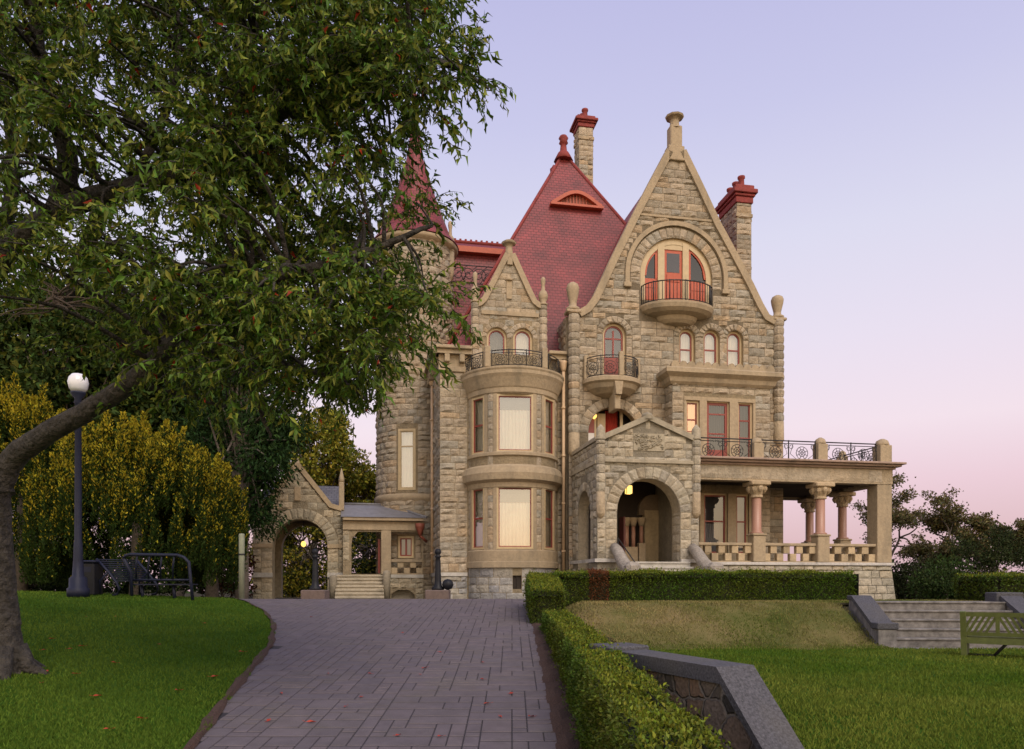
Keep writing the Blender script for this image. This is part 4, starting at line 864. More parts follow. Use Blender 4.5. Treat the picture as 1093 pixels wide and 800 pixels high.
mb.build('coping', M['trim'], porch); mb = MB(col=TP); mb.box(pl + .2, pr_ - .2, vp - .12, vp + .01, fz(690, 495, vp), fz(690, 491, vp), bev=.02); mb.build('string_course', M['trim'], porch); mb = MB(col=TP); mb.box(pl - .09, pl + .5, vp, -.02, stop - .097, stop + .07); mb.build('parapet_cap', M['trim'], porch); mb = MB(col=TP); mb.box(pl - .1, pl, vp, 0, fz(640, 495, vp), fz(640, 491, vp))
mb.build('string_course', M['trim'], porch); mb = MB(col=TP); mb.box(pl - .1, pe[0][0] - .0, vp - .14, vp, zf - .02, zf + .13, col=(.46, .44, .41)); mb.build('plinth_course', M['trim'], porch); mb = MB(col=TP); mb.box(pe[1][0], pr_ + .1, vp - .14, vp, zf - .02, zf + .13, col=(.46, .44, .41)); mb.build('plinth_course', M['trim'], porch); mb = MB(col=TP); mb.box(pl - .14, pl - .101, vp - .14, 0, zf - .018, zf + .128, col=(.46, .44, .41))
mb.build('plinth_course', M['trim'], porch)
mb = MB(col=TP); mb.poly(crx, vp - .03); mb.strip(crx, vp - .03, vp)
for k in range(70):       # carved foliage panel
    x = rng.uniform(crx[0][0] + .1, crx[1][0] - .1); z = rng.uniform(crx[0][1] + .08, crx[2][1] - .08); q = rng.uniform(.04, .1); a = rng.uniform(0, 6.3)
    mb.tube([(x + q * math.cos(a + t) * (1 - t / 7), vp - .05, z + q * math.sin(a + t) * (1 - t / 7)) for t in (0, 1, 2, 3, 4, 5)], .025, 5)
mb.build('carved_panel', M['trim'], porch)
mb = MB(col=TP); mb.lathe(fu(691.6, vp), vp + .1, [(.3, fz(691, 448, vp)), (.2, fz(691, 446, vp)), (.24, fz(691, 444, vp)), (.2, fz(691, 441.5, vp)), (.05, fz(691, 440, vp))], 10); mb.build('finial', M['trim'], porch)
for px, u in ((641, pl + .14), (742.5, pr_ - .14)):
    mb = MB(col=TP); shaft(mb, u, vp - .02, .19, fz(px, 548, vp), fz(px, 470, vp), pal=PALE); z = fz(px, 470, vp); mb.lathe(u, vp - .02, [(.2, z), (.22, z + .03), (.19, z + .1), (.19, z + .42), (.16, z + .5), (.03, z + .66)], 12); mb.build('corner_shaft', M['stone'], porch)
# porch floor, vault, back wall fittings
mb = MB(col=(.3, .27, .22)); mb.box(pl + .5, pr_ - .5, vp + .05, -.02, zf - .6, zf); mb.build('porch_floor', M['trim'], porch)
mb = MB(); mb.box(pl + .4, pr_ - .4, vp + .5, 0, stop - .9, stop - .7); mb.build('porch_ceiling', M['soffit'], porch)
mb = MB(); v_ = -.6; mb.box(fu(688, v_), fu(708, v_), v_, 0, zf, fz(698, 545, v_), col=(.42, .33, .2)); mb.lathe(fu(698, v_), v_ - .02, [(.02, zf), (.02, zf + .1)], 6)
mbv = MB(); mbv.box(pl + .55, pr_ - .55, -.28, -.22, zf, stop - .7); mbv.box(pl + .502, pl + .56, -1.2, -.2, zf, stop - .7); mbv.build('porch_shade_sheet', M['dark'], porch)  # added dark sheets, standing in for the deep shade inside the porch
u0, u1 = fu(688, v_), fu(708, v_); mb.prism(arch(u0 - .25, u1 + .25, fz(698, 550, v_), fz(698, 528, v_)), v_ + .05, 0, col=(.2, .15, .1)); mb.build('inner_pier', M['trim'], porch)
mb = MB(); u = fu(661.5, -1.2); mb.box(u - .05, u + .03, -1.9, -1.3, zf, fz(661, 553, -1.2)); M['darkred'] = mat('dark_red_door', (.07, .012, .008), .6, namp=.2); mb.build('door', M['darkred'], porch)
for px in (669, 676, 684.5):
    v_ = -.9; u = fu(px, v_); tall = 580 if px > 680 else 584; mb = MB(); z1 = fz(px, tall, v_); mb.box(u - .17, u + .17, v_ - .17, v_ + .17, zf, z1, bev=.02); z2 = fz(px, 562, v_); co_ = mb.build('column', M['trim'], porch); mb = MB(); mb.lathe(u, v_, [(.11, z2), (.2, z2 + .3), (.22, z2 + .4)], 10); mb.build('capital', M['trim'], co_)
    mb = MB(); mb.lathe(u, v_, [(.10, z1), (.095, z2)], 12); mb.build('column_shaft', M['granite'], co_)
mb = MB(); u, v_, z = fu(671, -3.2), -3.2, fz(671, 523, -3.2); mb.box(u - .13, u + .13, v_ - .13, v_ + .13, z - .18, z + .18, bev=.03); la = mb.build('lantern', M['lamp'], porch)
mb = MB(); mb.tube([(u, v_, z + .18), (u, v_, z + 1.4)], .015, 5); mb.prism([(u - .18, z + .18), (u + .18, z + .18), (u, z + .36)], v_ - .15, v_ + .15)
for sx in (-1, 1):
    for sy in (-1, 1): mb.tube([(u + sx * .14, v_ + sy * .14, z - .2), (u + sx * .14, v_ + sy * .14, z + .2)], .012, 4)
mb.build('lantern_cage', M['iron'], porch)
ld = bpy.data.lights.new('lantern_light', 'POINT'); ld.energy = 7; ld.color = (1, .6, .25); ld.shadow_soft_size = .15; lo_ = bpy.data.objects.new('lantern_light', ld); sc.collection.objects.link(lo_); lo_.parent = castle; lo_.location = (u + .05, v_ + .1, z - .35)
# steps and curled cheek stones
mb = MB(col=(.44, .42, .38)); st0, st1 = fu(664, vp), fu(733, vp); n = 8
for k in range(n): mb.box(st0, st1, vp - .05 - .32 * (k + 1), vp - .05 - .32 * k + (.0 if k else .05), 0, zf - .003 - (zf / n) * k); mb.box(st0 + .001, st1 - .001, vp - .10 - .32 * (k + 1), vp - .06 - .32 * k, zf - .08 - (zf / n) * k, zf - (zf / n) * k, bev=.012)
mb.build('step', M['trim'], porch)
for px in (655, 738):
    u = fu(px, vp); mb = MB(col=(.30, .27, .235)); mb.tube([(u, vp - .1, zf + .62), (u + .02, vp - .5, zf + .42), (u + .04, vp - 1.1, zf - .05), (u + .05, vp - 1.6, zf - .3), (u + .05, vp - 1.9, zf - .42)], [.2, .24, .27, .27, .25], 12); mb.box(u - .3, u + .3, vp - 1.95, vp - .0, 0, zf - .42); mb.box(u - .26, u + .34, vp - 2.5, vp - 1.9, 0, zf - .08, bev=.14); mb.build('cheek_stone', M['stone'], porch)
mb = MB(); u = fu(663, vp - .5); mb.tube([(u, vp - .1, zf + 1.0), (u + .15, vp - 2.0, zf - .2)], .025, 6); mb.tube([(u, vp - .1, zf), (u, vp - .1, zf + 1.0)], .025, 6); mb.build('handrail', M['iron'], porch)

# ---- veranda round the right-hand corner
vv = -3.3; V0, V1 = pr_ - .02, fu(951, vv); ck = [fz(850, y, vv) for y in (606, 602, 579, 517, 513, 499, 494, 490.5)]; VB = 3.6
zfl = zf
mb = MB(col=(.24, .22, .19)); mb.box(V0, V1 - .1, vv + .1, VB, 0, zfl - .02)
def batter(s_, z, o): return (s_, vv - o - .35 * max(0, (1 - z / zfl)), z)
mb.courses(batter, rect(V0, V1, 0, zfl - .1), [rect(fu(904, vv), fu(911, vv), fz(907, 628, vv), fz(907, 618, vv))], 0, zfl - .1, pal=PALE); mb.courses(lambda s_, z, o: (V1 - .1 + o + .35 * max(0, 1 - z / zfl), s_, z), rect(vv, VB, 0, zfl - .1), [], 0, zfl - .1, pal=PALE)
ver = mb.build('veranda', M['stone'], castle)
mb = MB(); mb.box(fu(904, vv), fu(911, vv), vv - .12, vv + .08, fz(907, 628, vv), fz(907, 618, vv)); mb.build('vent_grille', M['dark'], ver)
mb = MB(col=(.50, .48, .46)); mb.box(V0, V1 + .08, vv - .15, VB, zfl - .1, zfl + .03, bev=.015); mb.build('floor_slab', M['trim'], ver)
mb = MB(); en0, en1 = fz(850, 515, vv), fz(850, 499, vv)
mb.box(V0, V1, vv - .12, vv + .45, en0, en1); mb.box(V1 - .55, V1, vv + .45, VB, en0 + .002, en1 - .002); mb.box(V0 + .3, V1 - .3, VB - .4, VB + .1, en0 + .003, en1 - .003)
mb.courses(flat(vv - .12), rect(V0, V1 - .55, en0 + .06, en1), [], en0 + .08, en1 - .04, wd=(1.6, 3.1), h=(.5, .6), rel=(.03, .06)); mb.build('entablature', M['stone'], ver)
mb = MB(col=(.34, .245, .20))
for e, a, b in ((.10, 0, .10), (.28, .103, .2), (.42, .203, .30)): mb.box(V0, V1 + e, vv - .12 - e, VB + e, en1 + a, en1 + b, bev=.02)
zter = en1 + .3; mb.build('terrace_cornice', M['trim'], ver)
mb = MB(); mb.box(V0, V1 - .5, vv + .4, VB, en0 + .28, en0 + .4); mb.box(V0, V0 + .2, vv + .4, 0, en0 - .4, en0 + .28)
for k in range(14): y = vv + .6 + k * .45; mb.box(V0, V1 - .55, y, y + .14, en0 + .12, en0 + .279)
mb.build('veranda_ceiling', M['soffit'], ver)
def column(u, v, top=en0):
    zp = zfl + 1.22
    mb = MB(); mb.box(u - .3, u + .3, v - .3, v + .3, zfl + .03, zp, bev=.03); mb.box(u - .34, u + .34, v - .34, v + .34, zp + .002, zp + .1, bev=.03); col_ = mb.build('column', M['trim'], ver)
    zc = top - .72
    mb = MB(); mb.lathe(u, v, [(.30, zp + .1), (.30, zp + .16), (.215, zp + .2), (.21, zc - .1), (.20, zc)], 16); mb.build('column_shaft', M['granite'], col_)
    mb = MB(col=(.44, .34, .22)); mb.lathe(u, v, [(.22, zc - .02), (.28, zc), (.28, zc + .06), (.25, zc + .1), (.34, zc + .3), (.42, zc + .5)], 12, sm=False)
    for k in range(8):
        a = k * math.pi / 4; mb.lathe(u + .36 * math.sin(a), v - .36 * math.cos(a), [(.02, zc + .2), (.11, zc + .32), (.13, zc + .42), (.06, zc + .52)], 6, sm=False)
    mb.box(u - .47, u + .47, v - .47, v + .47, zc + .52, top - .003, bev=.04); mb.build('capital', M['trim'], col_)
for px in (807.5, 875.5): column(fu(px, vv + .15), vv + .15)
sideu = V1 - .33
for v in (vv + 3.2, vv + 6.1): column(sideu, v)
mb = MB(); mb.box(V1 - .78, V1 - .02, vv - .1, vv + .66, zfl + .031, en0 - .003, bev=.02); mb.build('corner_pier', M['trim'], ver)
mb = MB(col=(.40, .31, .195)); mb.box(V0 - .0, V0 + .32, vv - .05, vv + .3, zfl + .031, en0 - .004); mb.build('half_pier', M['trim'], ver)
def balustrade(pt, length, z0, par, step=.34, rows=2, hh=.34, cap=.13):
    """pierced parapet of stone cubes set chequerwise; pt(s, t) gives a point along it"""
    mb = MB(lambda x, y, z: (*pt(x, y), z)); n = max(2, round(length / step)); w_ = length / n
    mb.box(0, length, -.13, .13, z0, z0 + .06)
    for r_ in range(rows):
        for k in range(n):
            if (k + r_) % 2 == 0: c_ = rng.uniform(.85, 1.12); mb.box(k * w_ + .004, (k + 1) * w_ - .004, -.12, .12, z0 + .062 + r_ * hh, z0 + .058 + (r_ + 1) * hh, col=(.43 * c_, .335 * c_, .21 * c_), bev=.015)
    mb.box(0, length, -.17, .17, z0 + .062 + rows * hh, z0 + .062 + rows * hh + cap, bev=.02); return mb.build('balustrade', M['trim'], par)
xs = [V0 + .32, fu(807.5, vv + .15) - .3, fu(807.5, vv + .15) + .3, fu(875.5, vv + .15) - .3, fu(875.5, vv + .15) + .3, V1 - .78]
for a, b in zip(xs[0::2], xs[1::2]): balustrade(lambda x, y, a=a: (a + x, vv + .15 + y), b - a, zfl + .031, ver)
for a, b in ((vv + .66, vv + 2.9), (vv + 3.5, vv + 5.8)): balustrade(lambda x, y, a=a: (sideu - y, a + x), b - a, zfl + .031, ver)
# terrace posts and railings
tp = []
for px in (807.5, 875.5, 941.5):
    u = fu(px, vv); big = px > 900; w_ = .3 if big else .24; mb = MB(); h = fz(px, 469 if big else 467.5, vv) - zter
    mb.box(u - w_, u + w_, vv - .1 - w_ + .1, vv - .0 + w_, zter + .002, zter + h * .72, bev=.02); mb.lathe(u, vv, [(w_ * 1.05, zter + h * .72), (w_ * 1.05, zter + h * .78), (w_ * .85, zter + h * .92), (w_ * .3, zter + h)], 12); mb.build('terrace_post', M['trim'], ver); tp.append(u)
for u, v in ((sideu, vv + 3.2), (sideu, vv + 6.2)): mb = MB(); h = 1.15; mb.box(u - .2, u + .2, v - .2, v + .2, zter + .002, zter + h * .75, bev=.02); mb.lathe(u, v, [(.2, zter + h * .75), (.16, zter + h * .92), (.05, zter + h)], 12); mb.build('terrace_post', M['trim'], ver)
for a, b in ((V0 + .1, tp[0] - .25), (tp[0] + .25, tp[1] - .25), (tp[1] + .25, tp[2] - .3)): railing(ver, [(a, vv, zter), (b, vv, zter)], .88, r=.02, panel=1.35)
railing(ver, [(sideu, vv + .3, zter), (sideu, vv + 3.0, zter)], .88, r=.02, panel=1.3); railing(ver, [(sideu, vv + 3.4, zter), (sideu, vv + 6.0, zter)], .88, r=.02, panel=1.3)

# ---- carriage porch at the far left and the covered passage
vc = 5.0; vcb = 9.4; c0, c1 = fu(270, vc), fu(366.5, vc); ca = hole(vc, 291, 349.5, 640, 554.5, True)
co = [(c0, 0), (c1, 0)] + P2(vc, (366.5, 543), (360, 543), (353, 539), (345, 530), (320.5, 497.5), (314.5, 497.5), (290, 530), (281, 539), (275, 548), (270, 550))
cpal = [(.37, .315, .225), (.335, .29, .21), (.40, .335, .235), (.31, .275, .205)]
mb = MB(col=(.21, .175, .12)); mb.poly(co, vc, holes=[ca]); mb.strip(ca, vc, vc + .9, col=(.3, .25, .17)); mb.poly(co, vc + .9, holes=[ca]); mb.poly(co, vcb, holes=[ca]); mb.poly(co, vcb - .8, holes=[ca]); mb.strip(ca, vcb - .8, vcb, col=(.3, .25, .17))
r = (ca[1][0] - ca[0][0]) / 2; cc = (ca[0][0] + ca[1][0]) / 2; zs = ca[2][1]
mb.courses(flat(vc), [(a, b - .04) for a, b in co], [arch(cc - r - .55, cc + r + .55, 0.01, zs + r + .55, 20), rect(c0 - 1, c1 + 1, fz(280, 617, vc), fz(280, 611, vc))], 0, fz(317, 500, vc) - .2, pal=cpal)
mb.voussoirs(flat(vc), cc, zs, r + .01, r + .55, 17, pal=cpal)
for sx in (-1, 1):
    z = 0
    while z < zs - .02: hh = min(rng.uniform(.36, .46), zs - z); a, b = sorted((cc + sx * (r + .01), cc + sx * (r + .55))); mb.block(flat(vc), a, b, z, z + hh, .05, rng.choice(cpal)); z += hh
for u in (c0, c1 - .5): mb.box(u, u + .5, vc + .9, vc + 1.3, 0, 3.2); mb.box(u, u + .5, vcb - 1.2, vcb - .8, 0, 3.2); mb.box(u, u + .5, vc + .9, vcb - .8, 3.2, fz(270, 552, vc))
cpch = mb.build('carriage_porch', M['stone'], castle)
mb = MB(col=(.36, .28, .18)); cl = P2(vc, (272, 550), (281, 539), (290, 530), (317.5, 495.5)); cr = P2(vc, (317.5, 495.5), (345, 530), (353, 540), (365, 543.5)); mb.band(cl, .12, vc - .12, vc + .5); mb.band(cr, .12, vc - .121, vc + .5); mb.build('coping', M['trim'], cpch)
mb = MB(col=(.36, .28, .18)); mb.box(c0 - .05, ca[0][0], vc - .12, vc, fz(280, 616.5, vc), fz(280, 611.5, vc), col=(.46, .44, .41)); mb.build('string_course', M['trim'], cpch); mb = MB(col=(.36, .28, .18)); mb.box(ca[1][0], c1 + .05, vc - .12, vc, fz(355, 616.5, vc), fz(355, 611.5, vc), col=(.46, .44, .41)); mb.build('string_course', M['trim'], cpch); mb = MB(col=(.36, .28, .18)); mb.box(c0 - .05, ca[0][0], vc - .1, vc, zs - .1, zs + .08); mb.build('string_course', M['trim'], cpch); mb = MB(col=(.36, .28, .18)); mb.box(ca[1][0], c1 + .02, vc - .1, vc, zs - .1, zs + .08); mb.build('string_course', M['trim'], cpch); mb = MB(col=(.36, .28, .18))
mb.box(fu(314, vc), fu(321, vc), vc - .10, vc, fz(317, 535, vc), fz(317, 520, vc), bev=.03); mb.build('niche', M['trim'], cpch)
mb = MB(); u = fu(317.5, vc); mb.lathe(u, vc + .15, [(.3, fz(317, 500, vc)), (.16, fz(317, 497, vc)), (.1, fz(317, 493, vc)), (.03, fz(317, 489, vc))], 8); mb.build('finial', M['trim'], cpch)
u = fu(364.5, vc); mb = MB(); mb.box(u - .13, u + .13, vc - .1, vc + .3, fz(364, 545, vc), fz(364, 515, vc), bev=.03); mb.lathe(u, vc + .1, [(.16, fz(364, 515, vc)), (.14, fz(364, 511, vc)), (.02, fz(364, 500, vc))], 8); mb.build('finial', M['trim'], cpch)
mb = MB(); za = fz(348, 519, vc + 2.2); zb2 = fz(348, 541, vc); mb.quad((c0 + .2, vc + .6, zb2), (c1 - .2, vc + .6, zb2), (c1 - .2, (vc + vcb) / 2, za), (c0 + .2, (vc + vcb) / 2, za)); mb.quad((c0 + .2, vcb, zb2), (c1 - .2, vcb, zb2), (c1 - .2, (vc + vcb) / 2, za), (c0 + .2, (vc + vcb) / 2, za))
z9 = fz(317, 499, vc)
for s_ in ((c0 + .3, cc), (c1 - .3, cc)): mb.quad((s_[0], vc + .5, zb2 - .1), (s_[1], vc + .5, z9 - .2), (s_[1], vc + 2.6, z9 - .2), (s_[0], vc + 2.6, zb2 - .1))
mb.build('roof', M['greyslate'], cpch, uv=True)
mb = MB(); mb.box(c0 + .5, c1 - .5, vc + .9, vcb - .8, zs + r + .1, zs + r + .2); mb.build('vault', M['soffit'], cpch)
u, v_, z = fu(324, vc + 2.2), vc + 2.2, fz(324, 581, vc + 2.2); mb = MB(); mb.lathe(u, v_, [(.02, z - .16), (.11, z - .1), (.14, z), (.1, z + .12), (.03, z + .16)], 12); mb.build('lantern', M['lamp'], cpch); mb = MB(); mb.tube([(u, v_, z + .2), (u, v_, zs + r + .1)], .02, 5); mb.build('lantern_chain', M['iron'], cpch)
# passage
vg = 4.45; g0, g1 = c1, fu(452, vg); gz = lambda y: fz(408, y, vg)
o1 = [(fu(375, vg), gz(613)), (fu(406.5, vg), gz(613)), (fu(406.5, vg), gz(568)), (fu(382, vg), gz(568)), (fu(376, vg), gz(575)), (fu(375, vg), gz(583))]
o2 = [(fu(417.5, vg), gz(613)), (g1 - .1, gz(613)), (g1 - .1, gz(572)), (g1 - .4, gz(568)), (fu(417.5, vg), gz(568))]
o3 = [(fu(417.5, vg), 0.02), (fu(443, vg), 0.02), (fu(442, vg), gz(634)), (fu(436, vg), gz(630)), (fu(424, vg), gz(630)), (fu(418, vg), gz(634))]
mb = MB(col=(.25, .2, .13)); mb.poly(rect(g0, g1, 0, gz(556)), vg, holes=[o1, o2, o3])
for h in (o1, o2, o3): mb.strip(h, vg, vg + .4, col=(.3, .24, .15))
mb.box(g0, g1, vg + .38, vg + .42, gz(568), gz(556)); mb.courses(flat(vg), rect(g0, g1, 0, gz(568)), [rect(g0, g1 + 1, gz(616), 9), grow_poly(o3, .05), rect(fu(358, vg), fu(413, vg), 0, 9)], 0, gz(617), pal=cpal); mb.courses(flat(vg), rect(g0, g1, gz(556) - 2.2, gz(556)), [rect(fu(373, vg), g1, 0, gz(566))], gz(613), gz(567), pal=cpal)
pas = mb.build('passage', M['stone'], castle)
mb = MB(); mb.box(fu(407, vg), fu(417.3, vg), vg - .12, vg + .38, gz(613), gz(566.5)); mb.box(g0, g1, vg - .08, vg - .002, gz(566), gz(557)); mb.box(g0, g1, vg - .3, vg + .3, gz(556.5), gz(553), bev=.02); mb.box(fu(417, vg), g1, vg - .08, vg + .1, gz(617), gz(613.5), col=(.44, .42, .38)); mb.build('cornice', M['trim'], pas)
balustrade(lambda x, y: (fu(417.5, vg) + x, vg + .1 + y), g1 - fu(417.5, vg) - .05, gz(613.4), pas, step=.33, hh=.28, cap=.16)
mb = MB(); zz = [(g0 - .2, gz(553)), (g1 + .1, gz(553))]; top = gz(536); um = fu(403, vg + 1.5)
prof = [(0, gz(553)), (.5, gz(549)), (1.3, gz(541)), (2.0, top)]
for (a, z0), (b, z1) in zip(prof, prof[1:]): mb.quad((g0 - .1, vg - .35 + a, z0), (g1 + .15 - a * 1.0, vg - .35 + a, z0), (g1 + .15 - b * 1.0, vg - .35 + b, z1), (g0 - .1, vg - .35 + b, z1))
mb.quad((g0, vg + 1.65, top), (g1 - 1.85, vg + 1.65, top), (g1 - 1.85, vg + 4, top), (g0, vg + 4, top)); mb.build('roof', M['lead'], pas)
mb = MB(col=(.42, .42, .46)); mb.tube([(g1 + .15 - a, vg - .35 + a, z + .03) for a, z in prof], .07, 6); mb.tube([(g0, vg + 1.65, top + .04), (g1 - 1.85, vg + 1.65, top + .04)], .06, 6); mb.build('ridge_roll', M['lead'], pas)
mb = MB(); mb.box(fu(403.5, vg + .5), fu(406, vg + .5), vg + .5, vg + .56, gz(612), gz(575)); mb.build('door', M['red'], pas)
mb = MB(col=(.3, .27, .22)); mb.box(g0, g1, vg + .42, vg + 2.2, gz(640), gz(613.6)); mb.build('passage_floor', M['trim'], pas)
hx_ = math.sin((tb1 - tb0) / 2) * tR; window('window', turned(tu, tv, (tb0 + tb1) / 2), -hx_, hx_, tz(596), tz(573), -tR + .04, False, .10, .06, mid=(), vert=(.5,), gl='darkglass', blind='curtain', label='small red framed window in the shade of the passage')
mb = MB(col=(.40, .35, .27)); s0, s1 = fu(359, vg - .6), fu(409.5, vg - .6); n = 7; zs1 = gz(614)
for k in range(n): mb.box(s0, s1, vg - .1 - .3 * (k + 1), vg - .1 - .3 * k, 0, zs1 * (1 - k / n) - .004); mb.box(s0 + .001, s1 - .001, vg - .16 - .3 * (k + 1), vg - .11 - .3 * k, zs1 * (1 - k / n) - .09, zs1 * (1 - k / n), bev=.01)
mb.build('step', M['trim'], pas)
for px in (355.5, 412.5): mb = MB(col=(.27, .235, .18)); u = fu(px, vg - 1.2); h = fz(px, 614 if px < 400 else 609, vg - 1.2); mb.lathe(u, vg - 1.2, [(.19, 0), (.19, h * .88), (.16, h * .96), (.06, h)], 12); mb.build('stone_post', M['trim'], pas)
mb = MB(); u = g1 - .2; mb.lathe(u, vg - .35, [(.08, gz(572)), (.12, gz(569)), (.24, gz(563)), (.24, gz(559))], 8); mb.tube([(u, vg - .35, gz(572)), (u + .35, vg - .1, gz(578))], .07, 6); mb.build('rain_head', M['rust'], pas)

#@@GARDEN
# ================================================================== THE GARDEN
def voro_mat():
    m = bpy.data.materials.new('rubble_masonry'); m.use_nodes = True; t = m.node_tree; p = t.nodes['Principled BSDF']; p.inputs['Roughness'].default_value = .92
    co = t.nodes.new('ShaderNodeTexCoord'); nz = t.nodes.new('ShaderNodeTexNoise'); nz.inputs['Scale'].default_value = 5; t.links.new(co.outputs['Object'], nz.inputs['Vector'])
    mxv = t.nodes.new('ShaderNodeMix'); mxv.data_type = 'RGBA'; mxv.inputs['Factor'].default_value = .12; t.links.new(co.outputs['Object'], mxv.inputs['A']); t.links.new(nz.outputs['Color'], mxv.inputs['B'])
    v1 = t.nodes.new('ShaderNodeTexVoronoi'); v1.inputs['Scale'].default_value = 3.6; v2 = t.nodes.new('ShaderNodeTexVoronoi'); v2.feature = 'DISTANCE_TO_EDGE'; v2.inputs['Scale'].default_value = 3.6
    for v in (v1, v2): t.links.new(mxv.outputs['Result'], v.inputs['Vector'])
    sx = t.nodes.new('ShaderNodeSeparateColor'); t.links.new(v1.outputs['Color'], sx.inputs[0]); r = t.nodes.new('ShaderNodeValToRGB')
    ramp(r, [(0, (.04, .036, .034)), (.3, (.12, .10, .08)), (.55, (.17, .13, .10)), (.75, (.22, .14, .09)), (1, (.16, .15, .14))]); t.links.new(sx.outputs[0], r.inputs[0])
    e = t.nodes.new('ShaderNodeMapRange'); e.inputs[1].default_value = .025; e.inputs[2].default_value = .07; t.links.new(v2.outputs['Distance'], e.inputs[0])
    n = t.nodes.new('ShaderNodeTexNoise'); n.inputs['Scale'].default_value = 25; n.inputs['Detail'].default_value = 6; t.links.new(co.outputs['Object'], n.inputs['Vector'])
    x = t.nodes.new('ShaderNodeMix'); x.data_type = 'RGBA'; t.links.new(e.outputs[0], x.inputs['Factor']); x.inputs['A'].default_value = (.20, .175, .15, 1); t.links.new(r.outputs[0], x.inputs['B'])
    y = t.nodes.new('ShaderNodeMix'); y.data_type = 'RGBA'; y.blend_type = 'OVERLAY'; y.inputs['Factor'].default_value = .7; t.links.new(x.outputs['Result'], y.inputs['A']); t.links.new(n.outputs['Fac'], y.inputs['B']); t.links.new(y.outputs['Result'], p.inputs['Base Color'])
    ma = t.nodes.new('ShaderNodeMath'); ma.operation = 'MULTIPLY_ADD'; t.links.new(n.outputs['Fac'], ma.inputs[0]); ma.inputs[1].default_value = .35; t.links.new(e.outputs[0], ma.inputs[2])
    b = t.nodes.new('ShaderNodeBump'); b.inputs['Strength'].default_value = .9; b.inputs['Distance'].default_value = .05; t.links.new(ma.outputs[0], b.inputs['Height']); t.links.new(b.outputs[0], p.inputs['Normal'])
    return m
M['rubble'] = voro_mat()
# ---- clipped hedges: twiggy core, a skin of small leaves
def hedge(label, path, wdt, zb, zt, dens, leaf, base, group=None, dead=None, wob=.06):
    """path: centre line points (x, y); wdt width; zb(x, y), zt(i) bottoms and tops"""
    root = thing('clipped_hedge', label, 'hedge', (path[0][0], path[0][1], zb(*path[0])), 0, group); ox, oy, oz = root.location
    P = [Vector((a, b)) for a, b in path]; Ls, Rs = [], []
    for i in range(len(P)):
        t = (P[min(i + 1, len(P) - 1)] - P[max(i - 1, 0)]).normalized(); nn = Vector((-t.y, t.x)) * wdt / 2; Ls.append(P[i] + nn); Rs.append(P[i] - nn)
    quads = []
    V3 = lambda p, z: np.array([p.x - ox, p.y - oy, z - oz])
    for i in range(len(P) - 1):
        a, b, c, d = Ls[i], Ls[i + 1], Rs[i + 1], Rs[i]; z0 = [zb(p.x, p.y) for p in (a, b, c, d)]; t0, t1 = zt(i), zt(i + 1)
        quads += [(V3(a, z0[0]), V3(b, z0[1]), V3(b, t1), V3(a, t0)), (V3(d, z0[3]), V3(c, z0[2]), V3(c, t1), V3(d, t0)), (V3(a, t0), V3(b, t1), V3(c, t1), V3(d, t0))]
        if i == 0: quads.append((V3(a, z0[0]), V3(d, z0[3]), V3(d, t0), V3(a, t0)))
        if i == len(P) - 2: quads.append((V3(b, z0[1]), V3(c, z0[2]), V3(c, t1), V3(b, t1)))
    mb = MB(); cen = np.mean([q for f in quads for q in f], 0)
    PP, NN = [], []
    for q in quads:
        q = [np.array(x) for x in q]; n = np.cross(q[1] - q[0], q[3] - q[0]); ar = (np.linalg.norm(np.cross(q[1] - q[0], q[2] - q[0])) + np.linalg.norm(np.cross(q[2] - q[0], q[3] - q[0]))) / 2; n = n / max(np.linalg.norm(n), 1e-6); fc = np.mean(q, 0)
        # outward: away from the local core line
        mid = np.array([np.mean([x[0] for x in q]), np.mean([x[1] for x in q]), 0])
        cl = min([(V3(p, zb(p.x, p.y) + .4)) for p in [P[i].lerp(P[i + 1], k / 4) for i in range(len(P) - 1) for k in range(5)]], key=lambda w_: np.linalg.norm(w_ - fc))
        if np.dot(n, fc - cl) < 0: n = -n
        mb.face([mb.p(*(x - n * .13)) for x in q])
        k = int(ar * dens); u, v = nr.uniform(0, 1, (2, k, 1)); pt = (q[0] * (1 - u) + q[1] * u) * (1 - v) + (q[3] * (1 - u) + q[2] * u) * v
        w_ = wob * (np.sin(pt[:, :1] * 4.1 + pt[:, 2:] * 3) + np.sin(pt[:, 1:2] * 3.3 + pt[:, 2:] * 5 + 1)) * .5; PP.append(pt + n * (w_ + nr.normal(0, .02, (k, 1)) - .01)); NN.append(np.repeat(n[None], k, 0))
    mb.build('twigs', M['hedgecore'], root)
    PP, NN = np.concatenate(PP), np.concatenate(NN); k = len(PP); st = nr.uniform(0, 1, (k, 1)) < .05; PP = PP + NN * st * nr.uniform(.02, .11, (k, 1)); D = NN * .8 + nr.normal(0, .7, (k, 3)) + np.array([0, 0, .35])
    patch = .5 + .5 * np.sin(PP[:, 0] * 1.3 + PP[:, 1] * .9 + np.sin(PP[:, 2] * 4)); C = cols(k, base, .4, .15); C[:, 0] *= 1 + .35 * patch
    new = (NN[:, 2] > .5) & (nr.uniform(0, 1, k) < .65); C[new] = cols(int(new.sum()), (.16, .19, .020), .35, .15)  # most leaves on upward faces get a lighter yellow green
    sel = np.zeros(k, bool)
    if dead is not None:
        sel = dead(PP[:, 0] + ox); kk = int(sel.sum()); o = leafmesh('dead_patch', PP[sel], D[sel], leaf * nr.uniform(.7, 1.3, kk), leaf * .6 * np.ones(kk), cols(kk, (.13, .05, .02), .4, .15), M['hedge'], root); o['label'] = 'dead brown patch in the hedge'
    s2 = ~sel; kk = int(s2.sum()); leafmesh('foliage', PP[s2], D[s2], leaf * nr.uniform(.7, 1.3, kk), leaf * .6 * np.ones(kk), C[s2], M['hedge'], root)
    return root
